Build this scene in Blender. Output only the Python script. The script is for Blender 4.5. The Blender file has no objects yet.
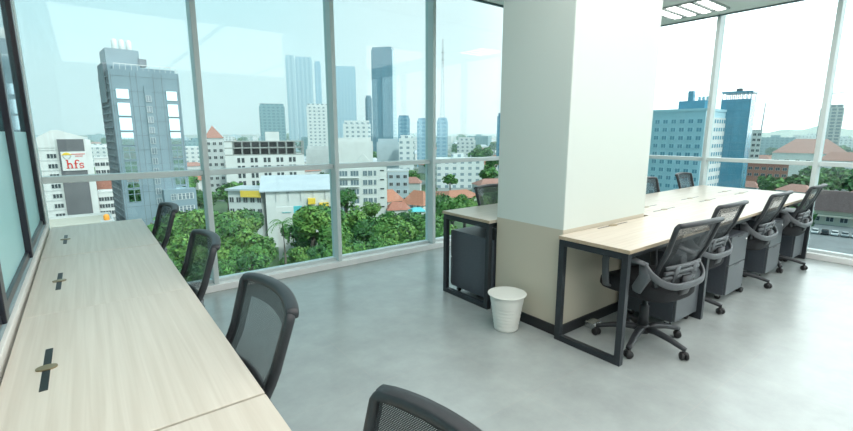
import bpy, bmesh, math, random
from mathutils import Vector, Matrix
R = math.radians
PI = math.pi
rnd = random.Random(7)
sc = bpy.context.scene
HAZE = 0.00065
col = sc.collection

# ------------------------------------------------------------------ materials
def mat(name, color, rough=0.5, metal=0.0, spec=0.5, noise=0.0, nscale=8.0, bump=0.0):
    m = bpy.data.materials.new(name); m.use_nodes = True
    nt = m.node_tree; b = nt.nodes['Principled BSDF']
    b.inputs['Base Color'].default_value = (*color, 1)
    b.inputs['Roughness'].default_value = rough
    b.inputs['Metallic'].default_value = metal
    b.inputs['Specular IOR Level'].default_value = spec
    if noise or bump:
        tc = nt.nodes.new('ShaderNodeTexCoord'); n = nt.nodes.new('ShaderNodeTexNoise')
        n.inputs['Scale'].default_value = nscale; n.inputs['Detail'].default_value = 4
        nt.links.new(tc.outputs['Object'], n.inputs['Vector'])
        if noise:
            r = nt.nodes.new('ShaderNodeValToRGB')
            r.color_ramp.elements[0].position = 0.3; r.color_ramp.elements[1].position = 0.7
            r.color_ramp.elements[0].color = (*[c*(1-noise) for c in color], 1)
            r.color_ramp.elements[1].color = (*[min(1, c*(1+noise)) for c in color], 1)
            nt.links.new(n.outputs['Fac'], r.inputs['Fac']); nt.links.new(r.outputs['Color'], b.inputs['Base Color'])
        if bump:
            bp = nt.nodes.new('ShaderNodeBump'); bp.inputs['Strength'].default_value = bump
            bp.inputs['Distance'].default_value = 0.01
            nt.links.new(n.outputs['Fac'], bp.inputs['Height']); nt.links.new(bp.outputs['Normal'], b.inputs['Normal'])
    return m

def wood(name, c0, c1, axis):
    m = bpy.data.materials.new(name); m.use_nodes = True
    nt = m.node_tree; b = nt.nodes['Principled BSDF']
    tc = nt.nodes.new('ShaderNodeTexCoord'); mp = nt.nodes.new('ShaderNodeMapping')
    s = [55, 55, 55]; s[axis] = 1.3
    mp.inputs['Scale'].default_value = s
    n = nt.nodes.new('ShaderNodeTexNoise'); n.inputs['Scale'].default_value = 1.0; n.inputs['Detail'].default_value = 5
    n.inputs['Distortion'].default_value = 0.6
    r = nt.nodes.new('ShaderNodeValToRGB')
    r.color_ramp.elements[0].position = 0.3; r.color_ramp.elements[1].position = 0.72
    r.color_ramp.elements[0].color = (*c0, 1); r.color_ramp.elements[1].color = (*c1, 1)
    nt.links.new(tc.outputs['Object'], mp.inputs['Vector']); nt.links.new(mp.outputs['Vector'], n.inputs['Vector'])
    nt.links.new(n.outputs['Fac'], r.inputs['Fac']); nt.links.new(r.outputs['Color'], b.inputs['Base Color'])
    b.inputs['Roughness'].default_value = 0.36; b.inputs['Specular IOR Level'].default_value = 0.5
    return m

def floor_mat():
    m = bpy.data.materials.new('grey porcelain tiles'); m.use_nodes = True
    nt = m.node_tree; b = nt.nodes['Principled BSDF']
    tc = nt.nodes.new('ShaderNodeTexCoord'); mp = nt.nodes.new('ShaderNodeMapping')
    mp.inputs['Location'].default_value = (-0.0, -0.23, 0)
    br = nt.nodes.new('ShaderNodeTexBrick')
    br.offset = 0.0; br.squash = 1.0
    br.inputs['Scale'].default_value = 1.0; br.inputs['Mortar Size'].default_value = 0.0016
    br.inputs['Mortar Smooth'].default_value = 0.1
    br.inputs['Brick Width'].default_value = 0.61; br.inputs['Row Height'].default_value = 0.61
    br.inputs['Color1'].default_value = (0.375, 0.415, 0.408, 1); br.inputs['Color2'].default_value = (0.39, 0.43, 0.422, 1)
    br.inputs['Mortar'].default_value = (0.42, 0.43, 0.415, 1)
    n = nt.nodes.new('ShaderNodeTexNoise'); n.inputs['Scale'].default_value = 2.6; n.inputs['Detail'].default_value = 7
    n.inputs['Roughness'].default_value = 0.65
    r = nt.nodes.new('ShaderNodeValToRGB')
    r.color_ramp.elements[0].position = 0.3; r.color_ramp.elements[1].position = 0.7
    r.color_ramp.elements[0].color = (0.84, 0.84, 0.84, 1); r.color_ramp.elements[1].color = (1.1, 1.1, 1.1, 1)
    mx = nt.nodes.new('ShaderNodeMix'); mx.data_type = 'RGBA'; mx.blend_type = 'MULTIPLY'; mx.inputs['Factor'].default_value = 1
    nt.links.new(tc.outputs['Object'], mp.inputs['Vector']); nt.links.new(mp.outputs['Vector'], br.inputs['Vector'])
    nt.links.new(tc.outputs['Object'], n.inputs['Vector']); nt.links.new(n.outputs['Fac'], r.inputs['Fac'])
    nt.links.new(br.outputs['Color'], mx.inputs[6]); nt.links.new(r.outputs['Color'], mx.inputs[7])
    nt.links.new(mx.outputs[2], b.inputs['Base Color'])
    b.inputs['Roughness'].default_value = 0.26; b.inputs['Specular IOR Level'].default_value = 0.95
    return m

def glass_mat(name, tint, base=0.10, edge=0.55):
    m = bpy.data.materials.new(name); m.use_nodes = True
    nt = m.node_tree; nt.nodes.remove(nt.nodes['Principled BSDF'])
    o = nt.nodes['Material Output']
    t = nt.nodes.new('ShaderNodeBsdfTransparent'); t.inputs['Color'].default_value = (*tint, 1)
    g = nt.nodes.new('ShaderNodeBsdfGlossy'); g.inputs['Roughness'].default_value = 0.0
    g.inputs['Color'].default_value = (0.9, 0.97, 1.0, 1)
    lw0 = nt.nodes.new('ShaderNodeLayerWeight'); lw0.inputs['Blend'].default_value = 0.5
    lw = nt.nodes.new('ShaderNodeMath'); lw.operation = 'POWER'; lw.inputs[1].default_value = 4.2
    nt.links.new(lw0.outputs['Facing'], lw.inputs[0])
    mr = nt.nodes.new('ShaderNodeMapRange'); mr.inputs['To Min'].default_value = base; mr.inputs['To Max'].default_value = edge
    x = nt.nodes.new('ShaderNodeMixShader')
    nt.links.new(lw.outputs[0], mr.inputs['Value'])
    nt.links.new(mr.outputs['Result'], x.inputs['Fac'])
    nt.links.new(t.outputs[0], x.inputs[1]); nt.links.new(g.outputs[0], x.inputs[2])
    nt.links.new(x.outputs[0], o.inputs['Surface'])
    return m

def mesh_fabric(name, color, pitch, cover):
    """woven office-chair mesh: tiny round holes punched through a dark fabric"""
    m = bpy.data.materials.new(name); m.use_nodes = True
    nt = m.node_tree; b = nt.nodes['Principled BSDF']; o = nt.nodes['Material Output']
    b.inputs['Base Color'].default_value = (*color, 1); b.inputs['Roughness'].default_value = 0.6
    tc = nt.nodes.new('ShaderNodeTexCoord'); sp = nt.nodes.new('ShaderNodeSeparateXYZ')
    nt.links.new(tc.outputs['Object'], sp.inputs[0])
    def sn(out):
        a = nt.nodes.new('ShaderNodeMath'); a.operation = 'MULTIPLY'; a.inputs[1].default_value = 2*PI/pitch
        s = nt.nodes.new('ShaderNodeMath'); s.operation = 'SINE'
        nt.links.new(out, a.inputs[0]); nt.links.new(a.outputs[0], s.inputs[0]); return s
    p = nt.nodes.new('ShaderNodeMath'); p.operation = 'MULTIPLY'
    nt.links.new(sn(sp.outputs['X']).outputs[0], p.inputs[0]); nt.links.new(sn(sp.outputs['Z']).outputs[0], p.inputs[1])
    g = nt.nodes.new('ShaderNodeMath'); g.operation = 'GREATER_THAN'; g.inputs[1].default_value = cover
    nt.links.new(p.outputs[0], g.inputs[0])
    t = nt.nodes.new('ShaderNodeBsdfTransparent'); x = nt.nodes.new('ShaderNodeMixShader')
    nt.links.new(g.outputs[0], x.inputs['Fac']); nt.links.new(b.outputs[0], x.inputs[1]); nt.links.new(t.outputs[0], x.inputs[2])
    nt.links.new(x.outputs[0], o.inputs['Surface'])
    return m

def emit(name, color, s):
    m = bpy.data.materials.new(name); m.use_nodes = True
    nt = m.node_tree; nt.nodes.remove(nt.nodes['Principled BSDF'])
    e = nt.nodes.new('ShaderNodeEmission'); e.inputs['Color'].default_value = (*color, 1); e.inputs['Strength'].default_value = s
    nt.links.new(e.outputs[0], nt.nodes['Material Output'].inputs['Surface'])
    return m

def leaf_mat(name, c):
    m = mat(name, c, 0.6, noise=0.35, nscale=1.3, spec=0.3)
    b = m.node_tree.nodes['Principled BSDF']
    return m

def column_mat():
    m = bpy.data.materials.new('painted column'); m.use_nodes = True
    nt = m.node_tree; b = nt.nodes['Principled BSDF']
    tc = nt.nodes.new('ShaderNodeTexCoord'); sp = nt.nodes.new('ShaderNodeSeparateXYZ')
    g = nt.nodes.new('ShaderNodeMath'); g.operation = 'GREATER_THAN'; g.inputs[1].default_value = 0.776
    mx = nt.nodes.new('ShaderNodeMix'); mx.data_type = 'RGBA'
    mx.inputs[6].default_value = (0.56, 0.52, 0.42, 1); mx.inputs[7].default_value = (0.65, 0.715, 0.675, 1)
    nt.links.new(tc.outputs['Object'], sp.inputs[0]); nt.links.new(sp.outputs['Z'], g.inputs[0])
    nt.links.new(g.outputs[0], mx.inputs['Factor']); nt.links.new(mx.outputs[2], b.inputs['Base Color'])
    b.inputs['Roughness'].default_value = 0.45
    return m

M = {}
M['floor'] = floor_mat()
M['wall'] = mat('white wall paint', (0.78, 0.80, 0.78), 0.6, noise=0.02)
M['ceiling'] = mat('pale ceiling board', (0.84, 0.88, 0.87), 0.7, noise=0.02)
M['column'] = column_mat()
M['alu'] = mat('pale grey aluminium', (0.62, 0.69, 0.69), 0.4, spec=0.5, noise=0.02)
M['sill'] = mat('white sill stone', (0.86, 0.88, 0.87), 0.25, noise=0.02)
M['glass'] = glass_mat('window glass', (0.90, 0.98, 0.985), 0.025, 0.95)
M['skirt'] = mat('black skirting', (0.015, 0.017, 0.02), 0.35)
M['wood_y'] = wood('pale ash laminate', (0.63, 0.56, 0.47), (0.735, 0.67, 0.58), 1)
M['wood_x'] = wood('pale ash laminate across', (0.52, 0.46, 0.375), (0.63, 0.575, 0.485), 0)
M['wood_edge'] = wood('ash edge band', (0.42, 0.33, 0.23), (0.52, 0.42, 0.31), 0)
M['black_metal'] = mat('black powder coated steel', (0.022, 0.028, 0.034), 0.38, spec=0.5, noise=0.1, nscale=40)
M['black_frame'] = mat('black frame', (0.016, 0.018, 0.028), 0.3)
M['seal'] = mat('cream jamb', (0.80, 0.79, 0.74), 0.5)
M['frost'] = mat('frosted teal film', (0.40, 0.71, 0.73), 0.30, spec=0.6, noise=0.03, nscale=2)
M['dark_glass'] = mat('dark teal glass', (0.05, 0.17, 0.19), 0.05, spec=0.6)
M['rail'] = mat('blue grey rail', (0.20, 0.30, 0.34), 0.35)
M['slot'] = mat('black slot', (0.012, 0.012, 0.012), 0.4)
M['brass'] = mat('bronze flap', (0.34, 0.27, 0.16), 0.35, metal=0.6)
M['steel'] = mat('brushed steel', (0.68, 0.70, 0.70), 0.25, metal=0.9)
M['ped_body'] = mat('graphite pedestal', (0.078, 0.090, 0.108), 0.45, noise=0.06, nscale=60)
M['ped_front'] = mat('grey drawer front', (0.095, 0.108, 0.12), 0.4, noise=0.04, nscale=60)
M['chair_plastic'] = mat('charcoal nylon', (0.030, 0.034, 0.039), 0.42, noise=0.08, nscale=80)
M['chair_grey'] = mat('grey nylon', (0.105, 0.115, 0.125), 0.38, noise=0.05, nscale=80)
M['chair_fabric'] = mat('black seat fabric', (0.012, 0.013, 0.016), 0.85, noise=0.3, nscale=250, bump=0.2)
M['net'] = mesh_fabric('grey back mesh', (0.055, 0.065, 0.072), 0.0052, 0.12)
M['net_dense'] = mesh_fabric('dense back mesh', (0.020, 0.024, 0.028), 0.0052, 0.55)
M['rubber'] = mat('black rubber', (0.012, 0.012, 0.013), 0.5)
M['bin'] = mat('white bin plastic', (0.82, 0.84, 0.79), 0.35)
M['lamp'] = emit('lit lamp strip', (1.0, 0.985, 0.94), 6.0)
M['panel'] = emit('fill light sheet', (1.0, .985, .95), 2.1)  # glow of the added overhead fill panels
M['lamp_frame'] = mat('grey lamp louvre', (0.42, 0.46, 0.46), 0.3)

# ------------------------------------------------------------------ mesh helper
class MB:
    def __init__(s): s.v = []; s.f = []; s.m = []; s.sm = []
    def add(s, vs, fs, mi=0, smooth=False):
        o = len(s.v); s.v += [tuple(v) for v in vs]
        for f in fs: s.f.append([i+o for i in f]); s.m.append(mi); s.sm.append(smooth)
        return s
    def box(s, x0, x1, y0, y1, z0, z1, mi=0, bev=0.0, M4=None):
        bm = bmesh.new(); bmesh.ops.create_cube(bm, size=1)
        for v in bm.verts:
            v.co = Vector(((x0+x1)/2+v.co.x*(x1-x0), (y0+y1)/2+v.co.y*(y1-y0), (z0+z1)/2+v.co.z*(z1-z0)))
        if bev > 0:
            bmesh.ops.bevel(bm, geom=bm.edges[:], offset=bev, segments=2, affect='EDGES', profile=0.5)
        if M4 is not None: bmesh.ops.transform(bm, matrix=M4, verts=bm.verts[:])
        bm.verts.index_update()
        s.add([v.co.copy() for v in bm.verts], [[v.index for v in f.verts] for f in bm.faces], mi, False)
        bm.free(); return s
    def lathe(s, prof, n=24, c=(0, 0, 0), mi=0, smooth=True, ax=2):
        vs = []; fs = []
        for r, z in prof:
            for k in range(n):
                a = 2*PI*k/n; p = (r*math.cos(a), r*math.sin(a), z)
                if ax == 0: p = (p[2], p[0], p[1])
                if ax == 1: p = (p[1], p[2], p[0])
                vs.append((p[0]+c[0], p[1]+c[1], p[2]+c[2]))
        for i in range(len(prof)-1):
            for k in range(n):
                k2 = (k+1) % n
                fs.append([i*n+k, i*n+k2, (i+1)*n+k2, (i+1)*n+k])
        fs.append([k for k in range(n)][::-1]); fs.append([(len(prof)-1)*n+k for k in range(n)])
        s.add(vs, fs, mi, smooth); return s
    def sweep(s, pts, w, h, closed=False, up=(0, 0, 1), n=10, mi=0, power=2.6, scale=None, smooth=True):
        """superellipse section w (sideways) x h (along up) carried along pts"""
        pts = [Vector(p) for p in pts]; N = len(pts); vs = []; fs = []
        for i, p in enumerate(pts):
            a = pts[i-1] if (i > 0 or closed) else p
            b = pts[(i+1) % N] if (i < N-1 or closed) else p
            t = (b-a).normalized(); u = Vector(up)
            side = t.cross(u)
            if side.length < 1e-4: side = t.cross(Vector((0, 1, 0)))
            side.normalize(); uu = side.cross(t).normalized()
            k = scale[i] if scale else 1.0
            for j in range(n):
                an = 2*PI*j/n; ca, sa = math.cos(an), math.sin(an)
                cx = math.copysign(abs(ca)**(2/power), ca)*w/2*k; cy = math.copysign(abs(sa)**(2/power), sa)*h/2*k
                vs.append(p+side*cx+uu*cy)
        for i in range(N if closed else N-1):
            i2 = (i+1) % N
            for j in range(n):
                j2 = (j+1) % n
                fs.append([i*n+j, i*n+j2, i2*n+j2, i2*n+j])
        if not closed: fs.append(list(range(n))[::-1]); fs.append([(N-1)*n+j for j in range(n)])
        s.add(vs, fs, mi, smooth); return s
    def build(s, name, mats, parent=None, loc=None, **kw):
        me = bpy.data.meshes.new(name); me.from_pydata(s.v, [], s.f); me.update()
        if not isinstance(mats, (list, tuple)): mats = [mats]
        for m in mats: me.materials.append(m)
        me.polygons.foreach_set('material_index', s.m); me.polygons.foreach_set('use_smooth', s.sm)
        bm = bmesh.new(); bm.from_mesh(me); bmesh.ops.recalc_face_normals(bm, faces=bm.faces[:]); bm.to_mesh(me); bm.free()
        o = bpy.data.objects.new(name, me); col.objects.link(o)
        if parent: o.parent = parent
        if loc: o.location = loc
        for k, v in kw.items(): o[k] = v
        return o

def bx(*a, **k): return MB().box(*a, **k)
def empty(name, label, cat, loc=(0, 0, 0), rz=0, group=None):
    o = bpy.data.objects.new(name, None); col.objects.link(o); o.empty_display_size = 0.2
    o.location = loc; o.rotation_euler = (0, 0, rz); o['label'] = label; o['category'] = cat
    if group: o['group'] = group
    return o
def tag(o, label, cat, group=None, kind=None):
    o['label'] = label; o['category'] = cat
    if group: o['group'] = group
    if kind: o['kind'] = kind
    return o
def struct(o, label=None):
    o['kind'] = 'structure'
    if label: o['label'] = label; o['category'] = o.name.split('_')[0]
    return o
def dup(root, loc, rz, label, group=None):
    r = root.copy(); col.objects.link(r); r.location = loc; r.rotation_euler = (0, 0, rz); r['label'] = label
    if group: r['group'] = group
    for ch in list(root.children):
        c = ch.copy(); col.objects.link(c); c.parent = r
        for g in list(ch.children):
            d = g.copy(); col.objects.link(d); d.parent = c
    return r
def turn_base(ch, deg):
    for c in ch.children:
        if c.name.startswith('star_base'): c.rotation_euler = (0, 0, R(deg))
    return ch

# ------------------------------------------------------------------ the room
YF, XF = 4.27, 6.57          # inner faces of the two window curbs
YB, XL = -4.2, -0.30         # back wall, glass partition line
ZC = 2.89
struct(bx(-2.6, XF+.3, YB-.1, YF+.25, -.25, 0).build('floor', M['floor']), 'grey porcelain tiled office floor')
cm = MB(); cm.box(-2.6, XF-.02, YB, 3.90, ZC, ZC+.12)
cm.box(-2.6, XF+.3, YB, YF+.25, 3.30, 3.42)
cm.box(-2.6, XF-.02, 3.86, 3.90, ZC, 3.32); cm.box(XF-.06, XF-.02, YB, 3.90, ZC, 3.32)
struct(cm.build('ceiling', M['ceiling']), 'pale suspended ceiling stopping short of the windows')
struct(bx(-.3, XF-.04, 3.885, 3.905, ZC-.012, ZC+.01).box(XF-.035, XF-.015, YB, 3.905, ZC-.012, ZC+.01).build('trim_1', M['rail']), 'thin grey edge trim around the ceiling')
struct(bx(-2.6, XF+.3, YB-.12, YB, -.1, 3.4).build('wall_back', M['wall']), 'white back wall of the office')
struct(bx(-2.7, -2.6, YB, YF+.3, -.1, 3.4).build('wall_left', M['wall']), 'white wall of the room beyond the glass partition')
struct(bx(-2.6, -.33, YF, YF+.1, -.1, 3.4).build('wall_front', M['wall']), 'white end wall beyond the glass partition')
# curbs below the glass
struct(bx(-.33, XF+.2, YF, YF+.22, 0, .065, bev=.004).build('sill_left', M['sill']), 'white low sill under the left windows')
struct(bx(XF, XF+.22, YB, YF+.2, 0, .065, bev=.004).build('sill_right', M['sill']), 'white low sill under the right windows')
# window bays, left wall (along x) and right wall (along y)
ml = [-.315, .82, 2.067, 3.357, 4.68, 5.75, 6.60]
mr_ = [-4.2, -3.25, -2.10, -.95, .21, 1.347, 2.507, 3.665, 4.30]
WZ0, WZ1 = .065, 3.30
for i, x in enumerate(ml):
    struct(bx(x, x+.045, YF+.01, YF+.16, WZ0, WZ1, bev=.004).build('mullion_left_%d' % (i+1), M['alu']), 'grey aluminium mullion between the left windows')
for i, y in enumerate(mr_):
    struct(bx(XF+.01, XF+.16, y, y+.045, WZ0, WZ1, bev=.004).build('mullion_right_%d' % (i+1), M['alu']), 'grey aluminium mullion between the right windows')
wn = 0
def window_bay(axis, a, b):
    global wn; wn += 1
    T0, T1 = 1.062, 1.112
    def B(y0, y1, z0, z1, a=a, b=b, bev=0.0):
        return bx(a, b, YF+y0, YF+y1, z0, z1, bev=bev) if axis == 0 else bx(XF+y0, XF+y1, a, b, z0, z1, bev=bev)
    f = B(.06, .15, T0, T1, bev=.004)
    for z0, z1 in ((WZ0, WZ0+.03), (WZ1-.03, WZ1)):
        g = B(.08, .15, z0, z1); f.add(g.v, g.f)
    o = f.build('window_%d' % wn, M['alu']); struct(o, 'floor to ceiling window bay with one transom')
    B(.112, .122, WZ0+.028, T0+.005).build('pane', M['glass'], o)
    B(.112, .122, T1-.005, WZ1-.028).build('pane', M['glass'], o)
for i in range(len(ml)-1): window_bay(0, ml[i]+.045, ml[i+1])
for i in range(len(mr_)-1): window_bay(1, mr_[i]+.045, mr_[i+1])
# column
cx0, cx1, cy0, cy1 = 2.56, 3.66, 1.81, 2.435
struct(bx(cx0, cx1, cy0, cy1, 0, 3.3, bev=.006).build('column', M['column']), 'white square column with beige painted lower band')
sk = MB(); t_ = .012
sk.box(cx0-t_, cx1+t_, cy0-t_, cy0, 0, .075); sk.box(cx0-t_, cx0, cy0, cy1, 0, .075); sk.box(cx1, cx1+t_, cy0, cy1, 0, .075); sk.box(cx0-t_, cx1+t_, cy1, cy1+t_, 0, .075)
struct(sk.build('baseboard_column', M['skirt']), 'black skirting around the foot of the column')

# glass partition on the left
gp = MB(); gp.box(XL-.06, XL+.035, YB, YF, 0, .775, bev=.004)
struct(gp.build('partition_base', M['seal']), 'cream low upstand below the glass partition')
struct(bx(XL-.05, XL+.022, YB, YF, .775, .80, bev=.003).build('trim_2', M['rail']), 'grey sill rail under the partition glass')
posts = [4.06, 3.0, 1.98, .93, -.1, -1.15, -2.2, -3.2]
for i, y in enumerate(posts):
    w = .085 if i == 0 else .075
    struct(bx(XL-.035, XL+.032, y, y+w, .80, 3.3, bev=.004).build('partition_post_%d' % (i+1), M['black_frame']), 'black upright of the glass partition')
struct(bx(XL-.04, XL+.02, 4.145, YF+.02, .80, 3.3, bev=.003).build('trim_3', M['seal']), 'cream jamb where the partition meets the window')
for i in range(len(posts)-1):
    y0 = posts[i+1]+.075; y1 = posts[i]
    g = bx(XL-.006, XL+.006, y0, y1, 1.44, 3.3)
    o = struct(g.build('partition_glass_%d' % (i+1), M['dark_glass']), 'clear dark glass of the partition above the frosted film')
    bx(XL-.006, XL+.006, y0, y1, .80, 1.44).build('frosted_pane', M['frost'], o)
    bx(XL-.02, XL+.02, y0, y1, .80, .835, bev=.003).build('bottom_rail', M['black_frame'], o)

# ------------------------------------------------------------------ ceiling lamp and added fill panels
def lamp(x, y, label):
    t = empty('ceiling_light', label, 'ceiling light', (x, y, ZC), 0, 'square louvred ceiling lights')
    f = MB(); f.box(-.31, .31, -.33, .33, -.012, -.001)
    for k in range(5): f.box(-.31, .31, -.33+k*.165-.014*(k > 0), -.33+k*.165+.014*(k < 4), -.022, -.012)
    for s in (-1, 1): f.box(min(s*.31, s*.296), max(s*.31, s*.296), -.33, .33, -.022, -.012)
    f.build('louvre_frame', M['lamp_frame'], t)
    for k in range(4):
        bx(-.294, .294, -.33+k*.165+.042, -.33+k*.165+.123, -.02, -.0125).build('lamp_strip', M['lamp'], t)
    return t
lp = lamp(5.92, 2.62, 'lit ceiling light with four bright strips, by the right windows')
def panel(x, y):  # glowing panel added overhead, out of view, to brighten the interior
    t = empty('ceiling_panel', 'wide glowing ceiling panel added to brighten the room', 'ceiling light', (x, y, ZC), 0, 'glowing ceiling panels added as fill light')
    f = MB(); f.box(-.93, .93, -.87, .87, -.012, -.001)
    f.build('panel_frame', M['lamp_frame'], t); bx(-.90, .90, -.84, .84, -.02, -.0125).build('diffuser', M['panel'], t)
for x in (.75, 2.65, 4.55):
    for y in (1.1, -.65, -2.4): panel(x, y)

# ------------------------------------------------------------------ desks
def slot_box(parent, cx, cy, z, along, L=.30, w=.019):
    """cable slot with a small oval flap, let into the top"""
    if along == 1: s = bx(cx-w/2, cx+w/2, cy-L/2, cy+L/2, z-.004, z+.0012)
    else: s = bx(cx-L/2, cx+L/2, cy-w/2, cy+w/2, z-.004, z+.0012)
    o = s.build('cable_slot', M['slot'], parent)
    b = MB(); n = 20
    rx, ry = (.026, .019) if along == 1 else (.05, .022)
    vs = [(cx+rx*math.cos(2*PI*k/n), cy+ry*math.sin(2*PI*k/n), z+zz) for zz in (-.002, .004) for k in range(n)]
    fs = [[k, (k+1) % n, n+(k+1) % n, n+k] for k in range(n)]+[list(range(n))[::-1], list(range(n, 2*n))]
    b.add(vs, fs); b.build('flap', M['brass'], o)

def loop_leg(parent, x, y0, y1, top=.722, t=.04):
    l = MB()
    l.box(x, x+t, y0, y0+t, 0, top, bev=.002); l.box(x, x+t, y1-t, y1, 0, top, bev=.002)
    l.box(x, x+t, y0+t, y1-t, 0, t, bev=.002); l.box(x, x+t, y0+t, y1-t, top-t, top, bev=.002)
    return l.build('leg_frame', M['black_metal'], parent)

# left desk run: modules against the partition
ly = [4.235, 3.183, 2.165, 1.125, .08]
lab = ['pale ash desk on the left under the window, last of the run', 'pale ash desk on the left, second from the window', 'pale ash desk on the left with the largest cable slot cross', 'pale ash desk at the bottom left, nearest in the run']
slots = [3.683, 2.637, 1.645, .60]
for i in range(4):
    y1, y0 = ly[i], ly[i+1]; g = .0008 if i in (1, 2) and False else .002
    t = empty('desk', lab[i], 'desk', (.03, (y0+y1)/2, 0), 0, 'desks along the glass partition')
    h = (y1-y0)/2; top = MB()
    a = .0042 if i != 1 else .0004; b2 = .0042 if i != 2 else .0004
    top.box(-.283, .285, -h+a, h-b2, .7255, .75, bev=.0015)
    top.build('tabletop', M['wood_y'], t)
    bx(-.283, .2852, -h+a, -h+.0035, .7262, .7485).build('edge_band', M['wood_edge'], t) if False else None
    slot_box(t, -.187, slots[i]-(y0+y1)/2, .75, 1)
    for yy in (-h+.03, h-.07):
        l = MB(); l.box(-.27, -.23, yy, yy+.04, 0, .7255, bev=.002); l.box(.22, .26, yy, yy+.04, 0, .7255, bev=.002); l.box(-.23, .22, yy, yy+.04, 0, .04, bev=.002)
        l.build('leg_frame', M['black_metal'], t)
    bx(.215, .245, -h+.07, h-.07, .68, .7255, bev=.002).build('apron_beam', M['black_metal'], t)

def bench(label, x0, x1, y0, y1, legs, slotpos, group, front=-1, along=0):
    cx, cy = (x0+x1)/2, (y0+y1)/2
    t = empty('desk', label, 'desk', (cx, cy, 0), 0, group)
    hx, hy = (x1-x0)/2, (y1-y0)/2
    bx(-hx+.0012, hx-.0012, -hy+.0012, hy-.0012, .7255, .75, bev=.0015).build('tabletop', M['wood_x'], t)
    e = MB(); yf = -hy if front < 0 else hy
    e.box(-hx+.001, hx-.001, yf-.0008, yf+.002, .727, .7485) if front < 0 else e.box(-hx+.001, hx-.001, yf-.002, yf+.0008, .727, .7485)
    e.box(-hx-.0006, -hx+.002, -hy+.002, hy-.002, .727, .7485)
    e.build('edge_band', M['wood_edge'], t)
    for (lx, a, b) in legs: loop_leg(t, lx-cx, a-cy, b-cy)
    b0 = -hy+.03 if front < 0 else hy-.06
    bx(-hx+.05, hx-.05, b0, b0+.03, .685, .7255, bev=.002).build('apron_beam', M['black_metal'], t)
    bx(-hx+.05, hx-.05, -b0-.03, -b0, .685, .7255, bev=.002).build('apron_beam', M['black_metal'], t)
    slot_box(t, slotpos[0]-cx, slotpos[1]-cy, .75, 0, L=.40, w=.011)
    return t
xs = [3.73, 4.66, 5.60, 6.53]
bench('pale ash desk with open black loop leg in front of the column', 2.50, 3.73, 1.30, 1.803, [(2.505, 1.31, 1.80), (3.685, 1.31, 1.80)], (3.11, 1.765), 'near row of desks')
nm = ['just past the column', 'in the middle of the row', 'against the right window']
for k in range(3):
    x0, x1 = xs[k], xs[k+1]
    lg = [(x0+.01, 1.40, 1.92)]+([(x1-.045, 1.31, 1.92)] if k == 2 else [])
    bench('pale desk of the near row '+nm[k], x0, x1, 1.30, 1.93, lg, ((x0+x1)/2-.05, 1.87), 'near row of desks')
    lg = [(x0+.01, 1.95, 2.40)]+([(x1-.045, 1.95, 2.47)] if k == 2 else [])
    bench('pale desk of the far row '+nm[k], x0, x1, 1.931, 2.49, lg, ((x0+x1)/2-.05, 2.04), 'far row of desks', front=1)
bench('pale desk with grey pedestal seen left of the column', 2.495, 3.70, 2.452, 3.04, [(2.50, 2.46, 3.03), (3.655, 2.46, 3.03)], (3.1, 2.53), 'far row of desks', front=1)

# ------------------------------------------------------------------ pedestals
def pedestal(x, y, rz, label, W=.37, D=.425, proto=[]):
    """front faces local -y, base at floor"""
    if proto:
        return dup(proto[0], (x, y, 0), rz, label, 'drawer pedestals under the desks')
    t = empty('drawer_pedestal', label, 'drawer unit', (x, y, 0), rz, 'drawer pedestals under the desks')
    w, d = W/2, D/2
    bx(-w, w, -d+.02, d, .055, .575, bev=.004).build('body', M['ped_body'], t)
    for z0, z1 in ((.062, .318), (.326, .57)):
        dr = bx(-w+.002, w-.002, -d, -d+.019, z0, z1, bev=.003).build('drawer', M['ped_front'], t)
        if z0 > .2:
            MB().lathe([(.009, -.012), (.011, -.008), (.011, .006)], 14, (w-.05, -d+.002, z1-.05), ax=1).build('lock', M['steel'], dr)
        bx(-.05, .05, -d-.003, -d+.004, z1-.012, z1-.004).build('pull', M['slot'], dr)
    for sx in (-1, 1):
        for sy in (-1, 1):
            c = MB(); c.lathe([(.008, -.012), (.023, -.011), (.023, .011), (.008, .012)], 14, (sx*(w-.05), sy*(d-.07), .023), ax=0)
            c.box(sx*(w-.05)-.017, sx*(w-.05)+.017, sy*(d-.07)-.016, sy*(d-.07)+.016, .03, .056, mi=1)
            c.build('caster', [M['rubber'], M['steel']], t)
    proto.append(t); return t
pedestal(3.50, 1.345+.2125, 0, 'grey pedestal behind the nearest chair, under the desk by the column')
pedestal(4.42, 1.34+.2125, 0, 'grey two drawer pedestal between the nearest and second chairs')
pedestal(5.42, 1.34+.2125, 0, 'grey two drawer pedestal between the second and third chairs of the row')
pedestal(6.32, 1.345+.2125, 0, 'grey pedestal beside the last chair, next to the right window')
pedestal(2.755, 2.74, PI, 'dark grey pedestal under the desk left of the column, side facing out', D=.54, proto=[])

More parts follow.
